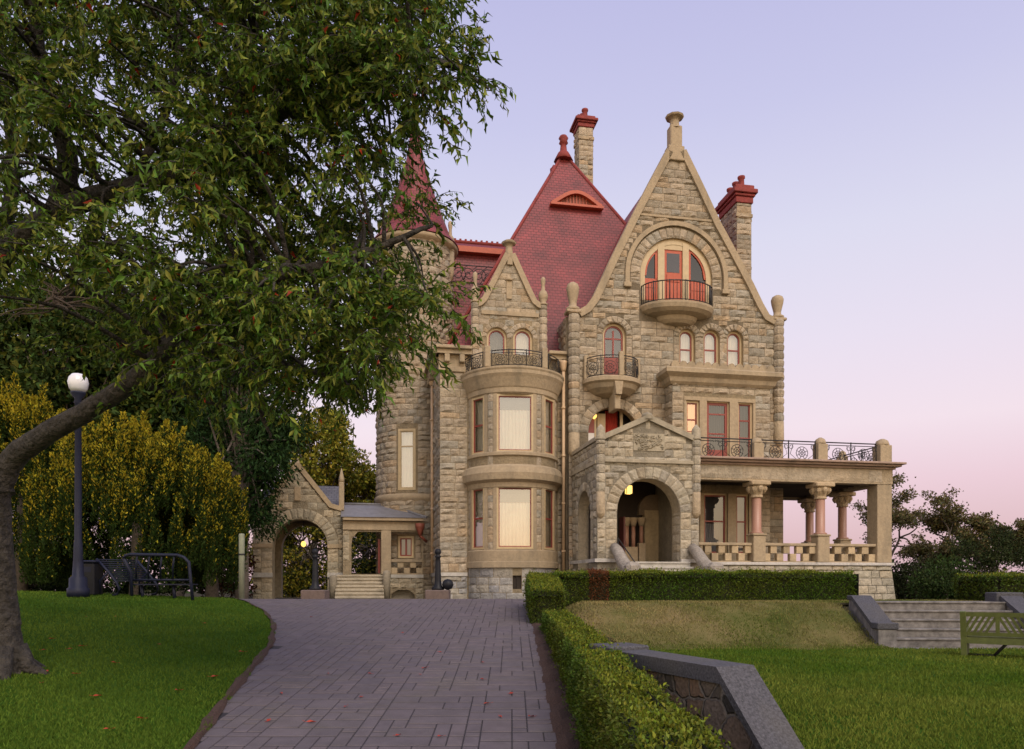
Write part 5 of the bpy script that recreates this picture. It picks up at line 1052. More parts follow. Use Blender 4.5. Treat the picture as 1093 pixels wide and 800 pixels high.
seg = [(1.04, 3.0), (1.03, 6), (1.06, 9), (1.08, 12), (1.03, 15), (.97, 17.2)]
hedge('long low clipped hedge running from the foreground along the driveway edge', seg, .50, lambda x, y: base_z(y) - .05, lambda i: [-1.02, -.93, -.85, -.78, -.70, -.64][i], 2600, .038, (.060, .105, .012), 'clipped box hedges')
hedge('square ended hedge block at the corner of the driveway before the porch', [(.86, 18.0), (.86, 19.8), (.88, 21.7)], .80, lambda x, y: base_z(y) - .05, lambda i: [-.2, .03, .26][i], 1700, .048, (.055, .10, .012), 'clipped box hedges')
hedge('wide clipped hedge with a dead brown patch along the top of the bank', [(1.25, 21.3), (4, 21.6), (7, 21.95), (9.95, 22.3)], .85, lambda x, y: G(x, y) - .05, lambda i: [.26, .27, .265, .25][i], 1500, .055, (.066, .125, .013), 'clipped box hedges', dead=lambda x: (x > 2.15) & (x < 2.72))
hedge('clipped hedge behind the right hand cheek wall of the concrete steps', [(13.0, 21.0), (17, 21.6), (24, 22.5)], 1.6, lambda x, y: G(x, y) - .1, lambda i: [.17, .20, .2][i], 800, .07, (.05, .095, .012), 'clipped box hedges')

# ---- rubble stair wall with granite cap, right of the near hedge
sw = thing('stair_wall', 'rubble stone wall with grey granite cap that slopes down steeply at its near end', 'stone wall', (2.27, 7.64, -2.6), R(23.6))
zt = -.85 + 2.6
mb = MB(lambda x, y, z: (y, x, z)); mb.prism([(-2.2, -.3), (2.0, -.3), (2.0, zt - .16), (-.03, zt - .16), (-2.2, zt - .16 - 2.2)], -.19, .19); mb.build('wall', M['rubble'], sw)
mb = MB(lambda x, y, z: (y, x, z)); mb.prism([(-.06, zt - .165), (1.98, zt - .165), (1.98, zt), (.0, zt)], -.235, .235); mb.build('flat_cap', M['capstone'], sw)
mb = MB(lambda x, y, z: (y, x, z)); mb.prism([(-.064, zt - .165), (-.004, zt), (-2.1, zt - 2.18), (-2.16, zt - 2.36)], -.24, .24); mb.build('sloped_cap', M['capstone'], sw)
mb = MB(); mb.box(-.24, .24, 1.99, 2.45, 0, zt - .1); mb.box(-.29, .29, 1.95, 2.5, zt - .099, zt + .05, bev=.02); mb.build('end_pier', M['capstone'], sw)

# ---- concrete steps up the bank
gs = thing('garden_steps', 'weathered concrete steps with sloping cheek walls climbing the grass bank', 'steps', (8.46, 17.3, -1.55), R(-7))
W_, n = 3.1, 5; mb = MB()
for k in range(n): mb.box(.42, .42 + W_, .2 + .34 * k, .2 + .34 * (k + 1) + (.5 if k == n - 1 else .004), -.3, .05 + .205 * (k + 1) - .001 * k, bev=.02)
for k in range(n): mb.box(.44, .40 + W_, .165 + .34 * k, .3 + .34 * k, .004 + .205 * (k + 1), .054 + .205 * (k + 1) - .001 * k, bev=.012)
mb.box(.3, W_ + .5, -.8, .198, -.3, .05); mb.build('flight', M['concrete'], gs)
def cheek(x0, x1, top_post):
    mb = MB(lambda x, y, z: (y, x, z)); mb.prism([(.0, -.4), (2.1, -.4), (2.1, 1.1), (1.75, 1.08), (.42, .50), (.0, .46)], x0, x1); ck_ = mb.build('cheek_wall', M['concrete'], gs)
    mb = MB(lambda x, y, z: (y, x, z)); mb.prism([(.40, .51), (.40, .62), (1.80, 1.22), (1.80, 1.105)], x0 - .04, x1 + .04); mb.box(.0 - .03, .398, x0 - .04, x1 + .04, .465, .62, bev=.02)
    if top_post: mb.box(1.81, 2.4, x0 - .12, x1 + .12, .6, 1.3, bev=.02)
    else: mb.box(1.803, 2.2, x0 - .03, x1 + .03, 1.10, 1.22, bev=.02)
    mb.build('cap', M['capstone'], ck_)
cheek(.0, .40, False); cheek(W_ + .44, W_ + .84, True)

# ---- olive garden bench, seen from behind
gb = thing('garden_bench', 'olive green timber bench with diagonal back slats on the lawn, seen from behind', 'bench', (9.02, 15.0, -1.5), R(-37))
Lb = 1.16; lean = lambda z: -.22 * max(0, z - .35)
mb = MB()
def slab(pts, th, dx):        # a plank through points (x, z) on the leaning back
    a, b = Vector(pts[0]), Vector(pts[1]); t = (b - a).normalized(); nn = Vector((-t.y, t.x)) * th
    q = [a + nn, b + nn, b - nn, a - nn]; lo = [mb.p(p_.x, lean(p_.y) + .18 + dx, p_.y) for p_ in q]; hi = [mb.p(p_.x, lean(p_.y) + .18 + dx + .03, p_.y) for p_ in q]
    mb.face(lo); mb.face(hi)
    for i in range(4): mb.face([lo[i], lo[(i + 1) % 4], hi[(i + 1) % 4], hi[i]])
for sx in (1, -1):
    for k in range(5): x = Lb / 2 - sx * (.10 + k * .10); slab([(x - sx * .10, .50), (x + sx * .08, .83)], .024, 0)
mb2 = mb; mb.build('back_slats', M['benchgreen'], gb)
mb = MB(); slab([(.05, .865), (Lb - .05, .865)], .045, -.01); slab([(.05, .47), (Lb - .05, .47)], .04, -.01); slab([(.05, .335), (Lb - .05, .335)], .06, -.02); slab([(Lb / 2, .47), (Lb / 2, .86)], .035, -.011); mb.build('back_frame', M['benchgreen'], gb)
for x in (0, Lb):
    mb = MB(lambda a, b, c: (b, a, c)); mb.prism([(.18, 0), (.66, 0), (.66, .62), (.34, .62), (.20, .66), (.03, .93), (-.02, .91), (.12, .40)], x - .05, x + .05); mb.build('end_panel', M['benchgreen'], gb)
mb = MB(); mb.box(.052, Lb - .052, .22, .64, .38, .42); mb.build('seat', M['benchgreen'], gb)
mb = MB(); mb.tube([(.50, .45, .03), (.78, .45, .37)], .03, 6); mb.tube([(.05, .45, .03), (.50, .45, .03)], .025, 6); mb.build('brace', M['iron'], gb)

# ---- lamp post, cast iron posts, bin, steel benches, marker post on the left
x, y = at(83.5, 635, 22)[0], 22.0; gz0 = G(x, y)
lp = thing('street_lamp', 'tall dark blue lamp post with white globe standing behind the mound', 'street lamp', (x, y, gz0)); ztop = at(83, 419, 22)[2] - gz0
mb = MB(); mb.lathe(0, 0, [(.30, 0), (.30, .25), (.25, .28), (.24, .55), (.16, .62), (.13, 1.1), (.115, 1.6), (.10, 1.65), (.085, ztop - .35), (.12, ztop - .3), (.09, ztop - .2), (.2, ztop - .05), (.2, ztop)], 16); mb.build('post', M['navy'], lp)
mb = MB(); r = .28; mb.lathe(0, 0, [(.17, ztop), (.24, ztop + .1), (r, ztop + .28), (.25, ztop + .42), (.17, ztop + .52), (.02, ztop + .56)], 20); mb.build('globe', M['globe'], lp)
def bollard(px, label, ball):
    d = 24.6; x = at(px, 0, d)[0]; g = base_z(d); t = thing('cast_iron_post', label, 'post', (x, d, g), 0, 'black iron posts on brown stone plinths')
    mb = MB(); mb.box(-.39, .39, -.35, .35, -.1, .30, bev=.03); mb.build('plinth', M['brownstone'], t)
    h = at(0, 586, d)[2] - g
    mb = MB(); mb.lathe(0, 0, [(.20, .30), (.20, .36), (.13, .44), (.105, .6), (.085, h - .42), (.07, h - .3), (.10, h - .28), (.10, h - .24), (.055, h - .2), (.10, h - .15), (.11, h - .09), (.08, h - .02), (.03, h)], 16); mb.build('post', M['black'], t)
    if ball: mb = MB(); mb.lathe(.33, -.1, [(.02, .30), (.13, .34), (.19, .46), (.17, .56), (.10, .64), (.02, .66)], 14); mb.build('ball', M['black'], t)
bollard(336.5, 'black cast iron post with ball top in front of the carriage arch', False); bollard(467.5, 'black cast iron post with a round iron ball beside it before the bay', True)
x = at(96, 0, 23)[0]; g = G(x, 23); lb = thing('litter_bin', 'dark square litter bin beside the lamp post', 'litter bin', (x, 23, g))
mb = MB(); mb.box(-.27, .27, -.27, .27, 0, .98, bev=.03); mb.build('body', M['black'], lb); mb = MB(); mb.box(-.31, .31, -.31, .31, .981, 1.06, bev=.03); mb.box(-.18, .18, -.275, -.265, .7, .86); mb.build('rim', M['navy'], lb)
def bench_steel(px0, px1, pts, label, d=23.0):
    pass
d = 23.0; x0 = at(103, 0, d)[0]; g = G(x0, d); s_ = d / FPX
b1_ = thing('park_bench', 'dark slatted steel bench seen end on behind the mound', 'bench', (x0, d, g), 0, 'dark steel benches behind the mound')
prof = [(0, 1.12), (.36, .72), (.62, .38), (.70, .2), (.64, .04), (.5, .0)]
for y_, xo in ((0, 0), (.9, .76)): mb = MB(); mb.tube([(a + xo, y_, b) for a, b in prof], .04, 8); mb.tube([(.36 + xo, y_, .72), (.1 + xo, y_, .45), (.12 + xo, y_, .0)], .035, 6); mb.build('side_frame', M['navy'], b1_)
mb = MB()
for k in range(12): t = k / 11; a = Vector((.02 + .55 * t, 0, 1.10 - .66 * t)); mb.tube([a, a + Vector((.76, .9, 0))], .018, 5)
mb.build('seat_slats', M['navy'], b1_)
x0 = at(132, 0, d)[0]; g = G(x0 + 1, d)
b2_ = thing('park_bench', 'dark steel bench with open barred back and long bent top rail', 'bench', (x0, d, g), 0, 'dark steel benches behind the mound')
mb = MB(); mb.tube([(0, 0, 1.24), (.06, 0, 1.33), (.2, 0, 1.36), (1.65, 0, 1.34), (1.85, 0, 1.27), (2.0, 0, 1.12), (2.05, 0, .6), (2.12, 0, -.05)], .05, 8); mb.tube([(0, 0, 1.24), (.12, .2, .8), (.1, .3, -.05)], .05, 8); mb.build('frame', M['navy'], b2_)
for k in range(4): mb = MB(); x = .42 + k * .38; mb.tube([(x, 0, 1.35), (x - .1, .1, .95), (x - .16, .25, .62)], .028, 6); mb.build('back_bar', M['navy'], b2_)
mb = MB(); mb.tube([(.1, .3, .58), (1.95, .3, .58)], .035, 6); mb.box(.1, 1.95, .32, .8, .42, .46); mb.build('seat', M['navy'], b2_)
for x in (.3, 1.3): mb = MB(); mb.tube([(x, .5, .44), (x + .05, .5, -.05)], .05, 6); mb.build('leg', M['navy'], b2_)
d = 26; x = at(258, 0, d)[0]; mp_ = thing('marker_post', 'plain grey green post standing left of the carriage arch', 'post', (x, d, G(x, d)), 0); mb = MB(); h = at(0, 570, d)[2] - G(x, d); mb.lathe(0, 0, [(.10, 0), (.10, h - .04), (.085, h), (.01, h + .01)], 12); mb.build('shaft', M['post'], mp_); mb = MB(); mb.lathe(0, 0, [(.106, h - .75), (.106, h - .69)], 12); mb.build('collar', M['iron'], mp_)

# ---- trees
def in_poly(poly, x, y):
    c = False; j = len(poly) - 1
    for i in range(len(poly)):
        if (poly[i][1] > y) != (poly[j][1] > y) and x < (poly[j][0] - poly[i][0]) * (y - poly[i][1]) / (poly[j][1] - poly[i][1]) + poly[i][0]: c = not c
        j = i
    return c
def spline(P, n=5):
    P = [Vector(p) for p in P]; out = []
    for i in range(len(P) - 1):
        p0, p1, p2, p3 = P[max(i - 1, 0)], P[i], P[i + 1], P[min(i + 2, len(P) - 1)]
        for k in range(n): t = k / n; out.append(.5 * ((2 * p1) + (p2 - p0) * t + (2 * p0 - 5 * p1 + 4 * p2 - p3) * t * t + (3 * p1 - p0 - 3 * p2 + p3) * t ** 3))
    return out + [P[-1]]
tb = at(12, 722, 11.3); tb.z = G(tb.x, tb.y) - .05
ct = thing('cherry_tree', 'big old cherry tree with rough trunk overhanging the lawn and driveway', 'tree', tuple(tb)); mb = MB(lambda x, y, z: (x - tb.x, y - tb.y, z - tb.z)); SK = []
def limb(pts, r0, r1, n=10, pw=1.):
    S = spline([at(*p) for p in pts], 6); m = len(S); mb.tube([q + Vector((rng.uniform(-1, 1), rng.uniform(-1, 1), rng.uniform(-1, 1))) * .012 for q in S], [r0 + (r1 - r0) * (i / (m - 1)) ** pw for i in range(m)], n); SK.extend((q, r0 + (r1 - r0) * i / (m - 1)) for i, q in enumerate(S))
limb([(7, 735, 11.3), (3, 700, 11.3), (-2, 650, 11.3), (-6, 590, 11.2), (-8, 530, 11.1), (-4, 500, 11)], .36, .22, 18, .5)
for a in range(6): t = a * 1.05; mb.tube([tb + Vector((.20 * math.cos(t) - .1, .20 * math.sin(t), .42)), tb + Vector((.33 * math.cos(t) - .08, .33 * math.sin(t), .14)), tb + Vector((.66 * math.cos(t) - .05, .66 * math.sin(t), -.05))], [.13, .11, .05], 8)
limb([(-2, 520, 11.1), (15, 488, 11), (45, 466, 10.7), (90, 440, 10.3), (140, 408, 9.9), (185, 365, 9.5), (225, 330, 9.2)], .185, .085)
limb([(225, 330, 9.2), (280, 300, 8.9), (340, 285, 8.7), (410, 262, 8.6), (462, 240, 8.6)], .11, .02, 7)
limb([(-2, 530, 11.1), (-30, 450, 11), (-30, 350, 10.8), (-10, 290, 10.6), (30, 248, 10.3), (80, 218, 10), (140, 200, 9.7), (230, 172, 9.3)], .24, .10)
limb([(230, 172, 9.3), (300, 120, 9), (345, 75, 8.9), (420, 56, 8.8), (480, 70, 8.8), (522, 95, 8.8)], .11, .015, 7)
limb([(60, 228, 10.1), (72, 170, 10), (52, 100, 9.8), (38, 20, 9.6), (50, -70, 9.5), (90, -160, 9.4)], .15, .03, 8)
limb([(110, 210, 9.9), (98, 250, 10.2), (80, 285, 10.6), (70, 340, 11)], .13, .04, 7)
limb([(345, 75, 8.9), (390, -10, 8.9), (410, -90, 9)], .06, .02, 6); limb([(230, 172, 9.3), (262, 80, 9), (275, -10, 8.9), (260, -100, 9)], .06, .02, 6)
limb([(140, 200, 9.7), (180, 110, 9.6), (190, 20, 9.6), (170, -90, 9.8)], .07, .02, 6); limb([(-10, 290, 10.6), (15, 190, 11), (0, 90, 11.5), (-40, -20, 12)], .12, .03, 7)
limb([(185, 365, 9.5), (240, 380, 9.3), (300, 390, 9.1), (360, 405, 9), (395, 430, 9)], .07, .015, 6); limb([(225, 330, 9.2), (262, 400, 9.6), (282, 450, 9.8), (290, 468, 9.8)], .05, .015, 6); limb([(140, 408, 9.9), (190, 420, 10.4), (240, 435, 10.8)], .05, .015, 6)
limb([(-30, 400, 10.9), (-120, 330, 10.4), (-220, 250, 10), (-320, 200, 9.8)], .18, .04, 8); limb([(-30, 450, 11), (-80, 360, 12), (-60, 250, 13), (20, 160, 13.6)], .18, .04, 8)
mb.build('trunk', M['bark'], ct)
mb = MB(lambda x, y, z: (x - tb.x, y - tb.y, z - tb.z))     # pale dead twigs low in the crown
for k in range(26):
    p = at(62 + rng.uniform(-6, 6), 322 + rng.uniform(-8, 8), 10.0); a = rng.uniform(-.5, 3.6); l = rng.uniform(.35, .95); q = p
    pts = [q]
    for i in range(5): a += rng.uniform(-.5, .5); q = q + Vector((math.cos(a), rng.uniform(-.4, .4), math.sin(a) * .7 - .12)) * l / 5; pts.append(q)
    mb.tube(pts, [.016, .013, .011, .009, .006, .003], 5)
M['deadwood'] = mat('dead_wood', (.13, .10, .085), .9, namp=.2); mb.build('dead_branch', M['deadwood'], ct)
CAN = [(-70, -140), (420, -140), (455, -40), (470, 30), (496, 80), (486, 110), (462, 96), (440, 116), (424, 190), (450, 226), (448, 262), (468, 318), (440, 348), (417, 383), (396, 416), (384, 440), (350, 430), (312, 430), (278, 440), (240, 418), (190, 400), (140, 390), (100, 362), (70, 335), (20, 312), (-70, 318)]
cl = []
while len(cl) < 430:
    px, py = rng.uniform(-70, 540), rng.uniform(-140, 462)
    if not in_poly(CAN, px, py): continue
    if ((px - 452) / 34) ** 2 + ((py - 150) / 44) ** 2 < 1: continue
    if ((px - 85) / 70) ** 2 + ((py - 320) / 34) ** 2 < 1 and rng.random() < .9: continue
    if ((px - 40) / 75) ** 2 + ((py - 195) / 70) ** 2 < 1 and rng.random() < .8: continue
    if px < 210 and py < 320 and rng.random() < .3: continue
    if ((px - 330) / 50) ** 2 + ((py - 190) / 40) ** 2 < 1 and rng.random() < .6: continue
    k = max(0., min(1., (px - 250) / 280)); d = 9.9 - k * 1.0 + rng.uniform(-1, 1) * (2.4 - 1.5 * k); cl.append((at(px, py, d), (.36 - .10 * k) * rng.uniform(.65, 1.2)))
for i in range(170):      # the part of the crown above and left of the picture
    t = rng.uniform(0, 6.28); r = rng.uniform(.3, 1) ** .5; p = Vector((-8.2 + 5.2 * r * math.cos(t), 10.6 + 3.6 * r * math.sin(t), rng.uniform(3.2, 9.3)))
    if p.x < -.75 * p.y or p.z > .85 * p.y: cl.append((p, .6))
mbt = MB(lambda x, y, z: (x - tb.x, y - tb.y, z - tb.z)); P_, D_, SZ = [], [], []
for c, rad in cl:
    b = min(SK, key=lambda s: (s[0] - c).length + (0.4 if s[1] > .2 else 0)); a = b[0]; m1 = a.lerp(c, .5) + Vector((rng.uniform(-.15, .15), rng.uniform(-.15, .15), .12 * (c - a).length))
    if (c - a).length > .1: mbt.tube(spline([a, m1, c], 4), [min(.04, b[1] * .7) * (1 - .85 * i / 8) for i in range(9)], 5)
    for s in range(17 if c.x > -.75 * c.y else 6):
        o = c + Vector((rng.gauss(0, 1), rng.gauss(0, 1), rng.gauss(0, .75))) * rad * .62; dr = Vector(((o - c).x, (o - c).y, (o - c).z * .5 + .05)); dr = (dr.normalized() if dr.length > 1e-3 else Vector((1, 0, 0))) + Vector((rng.gauss(0, .35), rng.gauss(0, .35), rng.gauss(0, .25)))
        L_ = rng.uniform(.22, .48); q = o; sz = rng.uniform(.65, 1.15); pts = [q]
        for k in range(5): dr = dr.normalized() + Vector((0, 0, -.20)); q = q + dr.normalized() * L_ / 5; pts.append(q)
        mbt.tube(pts, [.006, .005, .004, .004, .003, .002], 3)
        for k in range(14):
            t = k / 13 * 4.999; i = int(t); pp = pts[i].lerp(pts[i + 1], t - i); dd = (pts[i + 1] - pts[i]).normalized()
            P_.append(pp); D_.append(dd * .55 + Vector((rng.gauss(0, .5), rng.gauss(0, .5), rng.gauss(-.55, .35)))); SZ.append(sz)
mbt.build('branches', M['bark'], ct)
P_ = np.array(P_) - np.array(tb); D_ = np.array(D_); k = len(P_); C = cols(k, (.072, .125, .015), .55, .18); u = nr.uniform(0, 1, k)
C[u < .25] = cols(int((u < .25).sum()), (.20, .235, .035), .3, .12); rd = u > .993; C[rd] = cols(int(rd.sum()), (.30, .035, .012), .3, .1)
leafmesh('crown', P_, D_, np.array(SZ) * nr.uniform(.08, .165, k), np.array(SZ) * nr.uniform(.028, .050, k), C, M['leaf'], ct, curl=.35)
def clump_tree(name, label, base, trunk, clumps, n, size, base_c, tip_c=None, tipf=.3, droop=0., asp=.55, group=None, m='needle', shell=.25, up=0., cat='tree', bark='bark2'):
    """trunk with limbs to each leaf clump; clumps = [(centre, (rx, ry, rz))] in world space"""
    root = thing(name, label, cat, base, 0, group); B = Vector(base); mb = MB(lambda x, y, z: (x - B.x, y - B.y, z - B.z))
    if trunk:
        th_, tr_ = trunk; S = spline([B - Vector((0, 0, .2)), B + Vector((rng.uniform(-.1, .1), 0, th_ * .4)), B + Vector((rng.uniform(-.25, .25), 0, th_ * .75)), B + Vector((0, 0, th_))], 5); m_ = len(S); mb.tube(S, [tr_ * (1 - .7 * i / (m_ - 1)) for i in range(m_)], 9)
        for c, r in clumps: a = S[min(m_ - 1, int(m_ * rng.uniform(.3, .9)))]; c = Vector(c); mb.tube(spline([a, a.lerp(c, .5) + Vector((rng.uniform(-.2, .2), rng.uniform(-.2, .2), .15)), c], 4), [tr_ * .35 * (1 - .85 * i / 8) for i in range(9)], 5)
        mb.build('trunk', M[bark], root)
    vol = np.array([(r[0] * r[1] * r[2]) ** (2 / 3) for c, r in clumps]); cnt = np.maximum(20, n * vol / vol.sum()).astype(int); P, D, C = [], [], []
    for (c, r), k in zip(clumps, cnt):
        d = unit(nr.normal(size=(k, 3))); rr = (1 - shell * nr.uniform(0, 1, (k, 1)) ** 1.5 * 2.5).clip(.1, 1) * (1 + .12 * nr.normal(size=(k, 1))); p = np.array(c) - np.array(B) + d * rr * np.array(r); P.append(p)
        D.append(d * .7 + nr.normal(0, .6, (k, 3)) + np.array([0, 0, up - droop])); cc = cols(k, base_c, .4, .15) * rng.uniform(.8, 1.2)
        if tip_c: s = nr.uniform(0, 1, k) < tipf; cc[s] = cols(int(s.sum()), tip_c, .3, .12)
        C.append(cc)
    P, D, C = map(np.concatenate, (P, D, C)); k = len(P); leafmesh('crown', P, D, size * nr.uniform(.6, 1.3, k), size * asp * nr.uniform(.7, 1.3, k), C, M[m], root); return root
def px_clumps(n, cx, cy, rx, ry, d, dr, rad, low=None, fn=None):
    out = []
    while len(out) < n:
        a, b = rng.uniform(-1, 1), rng.uniform(-1, 1)
        if a * a + b * b > 1: continue
        px, py = cx + a * rx, cy + b * ry
        if low and py > low: continue
        if fn and not fn(px, py): continue
        q = at(px, py, d + rng.uniform(-dr, dr) * math.sqrt(max(0, 1 - a * a - b * b))); k = rng.uniform(.7, 1.3) * rad; out.append((tuple(q), (k, k, k * .8)))
    return out
# golden cypresses: every plume stands upright, young sprays yellow
def plume_tree(label, cx, top, hw, d, n, bot=590, group='golden cypresses'):
    z0 = -.75; B = at(cx, 640, d); B.z = z0; root = thing('golden_cypress', label, 'tree', tuple(B), 0, group); s_ = d / FPX; Rw = hw * s_; H = (640 - top) * s_ 
    mb = MB(); mb.tube([(0, 0, -.2), (.05, 0, H * .4), (0, .05, H * .85)], [.28, .2, .05], 8)
    P, D, C = [], [], []
    for i in range(n):
        t = rng.uniform(0, 1) ** .8; a = rng.uniform(0, 6.28); zc = H * (.20 + .80 * t) - .95; rr = Rw * (max(0, 1 - ((t - .18) / .82) ** 2 if t > .18 else 1 - ((.18 - t) / .3) ** 2 * .4)) ** .55 * rng.uniform(.78, 1.02)
        b = np.array([rr * math.cos(a), rr * math.sin(a) * .8, zc]); hh = rng.uniform(1.1, 2.0); wd_ = rng.uniform(.20, .36); k = 380; gk = rng.uniform(.45, 1.0); f = nr.uniform(0, 1, k) ** .8; an = nr.uniform(0, 2 * np.pi, k); ra = wd_ * (1 - f) ** .7 * nr.uniform(.45, 1.05, k) + .02
        ln = np.array([math.cos(a), math.sin(a), 0]) * .35; P.append(b + np.column_stack([ra * np.cos(an), ra * np.sin(an), f * hh]) + ln * (f ** 1.5)[:, None] * hh * .5)
        D.append(np.column_stack([np.cos(an) * .55, np.sin(an) * .55, np.full(k, .9)]) + nr.normal(0, .25, (k, 3))); g = cols(k, (.024, .044, .008), .35, .12); gold = nr.uniform(0, 1, k) < np.clip(f * 1.25 - .12, 0, 1) * (.08 + .92 * t) * gk; g[gold] = cols(int(gold.sum()), (.37, .305, .024), .35, .10); C.append(g)
        pass
    mb.build('trunk', M['bark2'], root); P, D, C = map(np.concatenate, (P, D, C)); k = len(P); leafmesh('crown', P, D, 0.125 * nr.uniform(.6, 1.3, k), .05 * np.ones(k), C, M['needle'], root)
plume_tree('golden tipped cypress at the left edge behind the lamp post', 22, 425, 62, 31, 210); plume_tree('broad golden tipped cypress behind the steel benches', 145, 466, 106, 29.5, 380); plume_tree('small golden tipped cypress nearest the carriage arch', 226, 505, 34, 31, 90)
clump_tree('dark_conifer', 'tall dark green conifer between golden cypress and carriage arch', tuple(at(258, 640, 34)), (9, .32), px_clumps(90, 258, 420, 52, 150, 34, 2.0, .95, low=556), 26000, .26, (.018, .042, .012), (.035, .07, .016), .25, droop=.7, asp=.35)
clump_tree('evergreen_tree', 'deep green tree behind the golden cypress at the left', tuple(at(70, 640, 40)), (10, .35), px_clumps(130, 70, 415, 110, 120, 40, 3, 1.2, low=600), 34000, .38, (.035, .062, .014), (.10, .115, .02), .2)
clump_tree('evergreen_tree', 'dark tree behind and above the broad golden cypress', tuple(at(190, 640, 42)), (11, .35), px_clumps(120, 190, 460, 95, 120, 42, 3, 1.2, low=610), 30000, .40, (.018, .04, .011), (.035, .06, .015), .2)
for px, rx, dd, lab in ((30, 60, 34, 'dark leafy shrub under the left golden cypress'), (110, 55, 35, 'dark leafy shrub behind the litter bin and slatted bench'), (185, 50, 35, 'dark leafy shrub behind the barred steel bench'), (238, 34, 36, 'dark reddish shrub beside the grey green post')):
    clump_tree('shrub', lab, tuple(at(px, 641, dd)), (.8, .08), px_clumps(22, px, 610, rx, 30, dd, 1.5, .6), 5200, .17, (.016, .030, .010) if px < 230 else (.05, .022, .014), None, cat='shrub', group='dark shrubs under the trees')
YG = (.14, .16, .02); YT = (.46, .40, .05)
clump_tree('yellowing_tree', 'yellowing tree rising behind the carriage porch gable', tuple(at(335, 640, 56)), (9, .3), px_clumps(70, 335, 490, 48, 52, 56, 3, .75), 14000, .30, YG, YT, .42, m='leaf', group='yellowing trees')
clump_tree('yellowing_tree', 'yellowing tree behind the lead roof of the passage', tuple(at(388, 640, 58)), (7, .25), px_clumps(40, 386, 535, 30, 34, 58, 2, .75), 8000, .30, YG, YT, .42, m='leaf', group='yellowing trees')
clump_tree('yellowing_tree', 'low yellow green tree seen through the carriage arch', tuple(at(322, 640, 50)), (4, .2), px_clumps(60, 322, 595, 48, 42, 50, 2, .7), 12000, .24, (.06, .08, .014), YT, .4, m='leaf', group='yellowing trees')
clump_tree('yellowing_tree', 'green tree seen through the opening of the passage', tuple(at(394, 640, 54)), (4, .2), px_clumps(40, 392, 595, 40, 34, 54, 2, .7), 8000, .26, (.04, .065, .014), YT, .25, m='leaf', group='yellowing trees')
# garry oaks: open twisted crowns with the sky between
def oak(label, base, H, lean, n_leaf, seed, group='open crowned oaks beyond the steps'):
    rg = random.Random(seed); root = thing('oak_tree', label, 'tree', tuple(base), 0, group); mb = MB(); tips = []
    def gr(p, d, L, r, lev):
        pts = [p]; q = p
        for k in range(4): d = (d + Vector((rg.gauss(0, .22), rg.gauss(0, .22), rg.gauss(0, .16)))).normalized(); q = q + d * L / 4; pts.append(q)
        mb.tube(pts, [r * (1 - .4 * i / 4) for i in range(5)], 7 if r > .06 else 4)
        if lev <= 1: tips.append(q); tips.append(pts[2])
        if lev > 0:
            for k in range(rg.choice((2, 3, 3)) if lev < 4 else 3):
                nd = (d * .55 + Vector((rg.gauss(0, .75), rg.gauss(0, .75), rg.gauss(.22, .35)))).normalized(); gr(q, nd, L * rg.uniform(.62, .85), r * .6, lev - 1)
    gr(Vector((0, 0, -.2)), Vector(lean).normalized(), H * .36, H * .022, 4); mb.build('trunk', M['bark2'], root)
    k = n_leaf // len(tips); P = np.concatenate([np.array(t) + nr.normal(0, 1, (k, 3)) * np.array([.26, .26, .15]) * (H / 8) for t in tips]); m = len(P)
    leafmesh('crown', P, nr.normal(0, 1, (m, 3)), .20 * nr.uniform(.6, 1.3, m), .12 * nr.uniform(.7, 1.2, m), cols(m, (.13, .115, .045), .45, .2), M['leaf'], root); return root
b = at(992, 636, 46); b.z = -.9; oak('open crowned oak with pale trunk right of the veranda', b, 7.4, (-.12, 0, 1), 7000, 3)
b = at(955, 636, 50); b.z = -.9; oak('open crowned oak seen between the veranda columns', b, 8.0, (-.3, 0, 1), 8500, 8)
b = at(1082, 636, 44); b.z = -.9; oak('denser dark oak at the right edge behind the clipped hedge', b, 6.4, (.1, 0, 1), 11000, 12)
for px, cy, rx, ry, dd, c1, lab in ((1012, 626, 28, 20, 34, (.035, .060, .016), 'rounded green bush behind the top of the concrete steps'), (968, 622, 24, 24, 38, (.03, .038, .016), 'brownish bush at the foot of the oak beside the veranda'), (1060, 600, 45, 28, 40, (.03, .042, .014), 'dark bush behind the clipped hedge at the right edge'), (905, 618, 40, 26, 52, (.03, .045, .015), 'bush far behind the veranda corner')):
    clump_tree('shrub', lab, tuple(at(px, 645, dd)), (1.2, .08), px_clumps(22, px, cy, rx, ry, dd, 1.5, .6), 5000, .15, c1, None, cat='shrub', group='bushes behind the steps', up=.3)
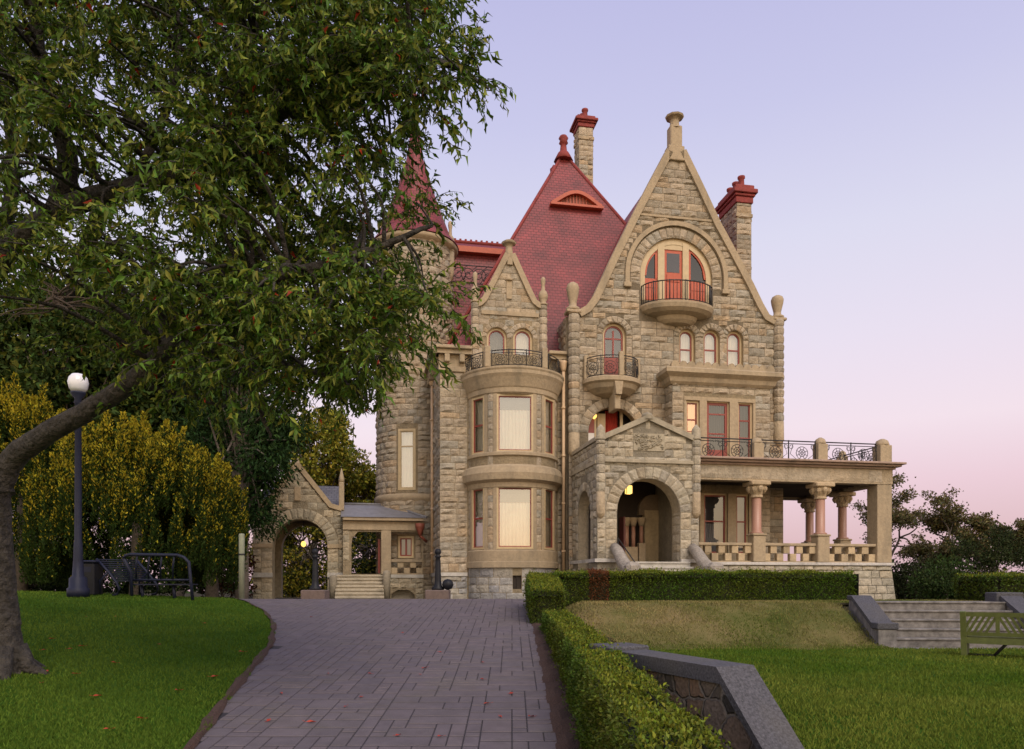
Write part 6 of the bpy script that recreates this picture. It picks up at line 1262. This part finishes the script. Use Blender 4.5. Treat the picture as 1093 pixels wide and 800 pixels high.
# distant wood behind the house that closes the ground
P, C = [], []
for i in range(320):
    x = rng.uniform(-150, 190); y = rng.uniform(95, 130); c = np.array((x, y, rng.uniform(-3.5, -.5))); k = 60; P.append(c + nr.normal(0, 1, (k, 3)) * np.array([2.2, 1.5, 1.3])); C.append(cols(k, (.028, .04, .016), .4, .2))
P, C = np.concatenate(P), np.concatenate(C); k = len(P); o = leafmesh('distant_wood', P, nr.normal(0, 1, (k, 3)), np.full(k, 1.0), np.full(k, .7), C, M['needle']); tag(o, 'distant low wood on the horizon behind the castle', 'wood', kind='stuff')
# ---- fallen leaves
def on_ground(px, py):
    lo, hi = 5., 30.
    d = 5.
    while d < 26:
        q = at(px, py, d)
        if q.z < G(q.x, q.y) + .012: return q
        d += .02
    return at(px, py, 26)
mb = MB()
pts = [(-.05, -.0, .004), (-.015, .019, .02), (.02, .016, .012), (.055, 0, .008), (.02, -.016, .02), (-.015, -.019, .006)]
c_ = mb.p(0, 0, .003); ii = [mb.p(*q) for q in pts]
for k in range(6): mb.face([c_, ii[k], ii[(k + 1) % 6]])
mb.tube([(-.05, 0, .004), (-.085, .004, .015)], .002, 4)
proto = mb.build('fallen_leaf', M['fallen'])
DR = [(470, 697), (515, 708), (453, 714), (350, 720), (395, 720), (449, 721), (515, 726), (386, 745), (546, 741), (520, 752), (369, 755), (567, 766), (287, 770), (332, 772), (534, 766), (470, 787), (425, 786), (332, 659), (430, 676), (300, 741)]
LW = [(123, 660), (55, 684), (47, 696), (75, 695), (87, 692), (122, 710), (80, 722), (44, 732), (104, 746), (115, 782), (50, 719), (219, 667), (229, 725), (258, 698), (170, 690), (190, 740), (150, 770), (92, 660)]
first = True
for L_, lab, grp in ((DR, 'small red autumn leaf lying on the dark paved driveway', 'red leaves on the driveway'), (LW, 'small red autumn leaf lying on the grass of the mound', 'red leaves on the mound lawn')):
    for px, py in L_:
        o = proto if first else proto.copy()
        if not first: sc.collection.objects.link(o)
        first = False; q = on_ground(px, py); o.location = (q.x, q.y, G(q.x, q.y) + (.018 if L_ is DR else .045)); o.rotation_euler = (rng.uniform(-.15, .15), rng.uniform(-.15, .15), rng.uniform(0, 6.28)); s = rng.uniform(.8, 1.25); o.scale = (s, s, s); tag(o, lab, 'leaf', grp)
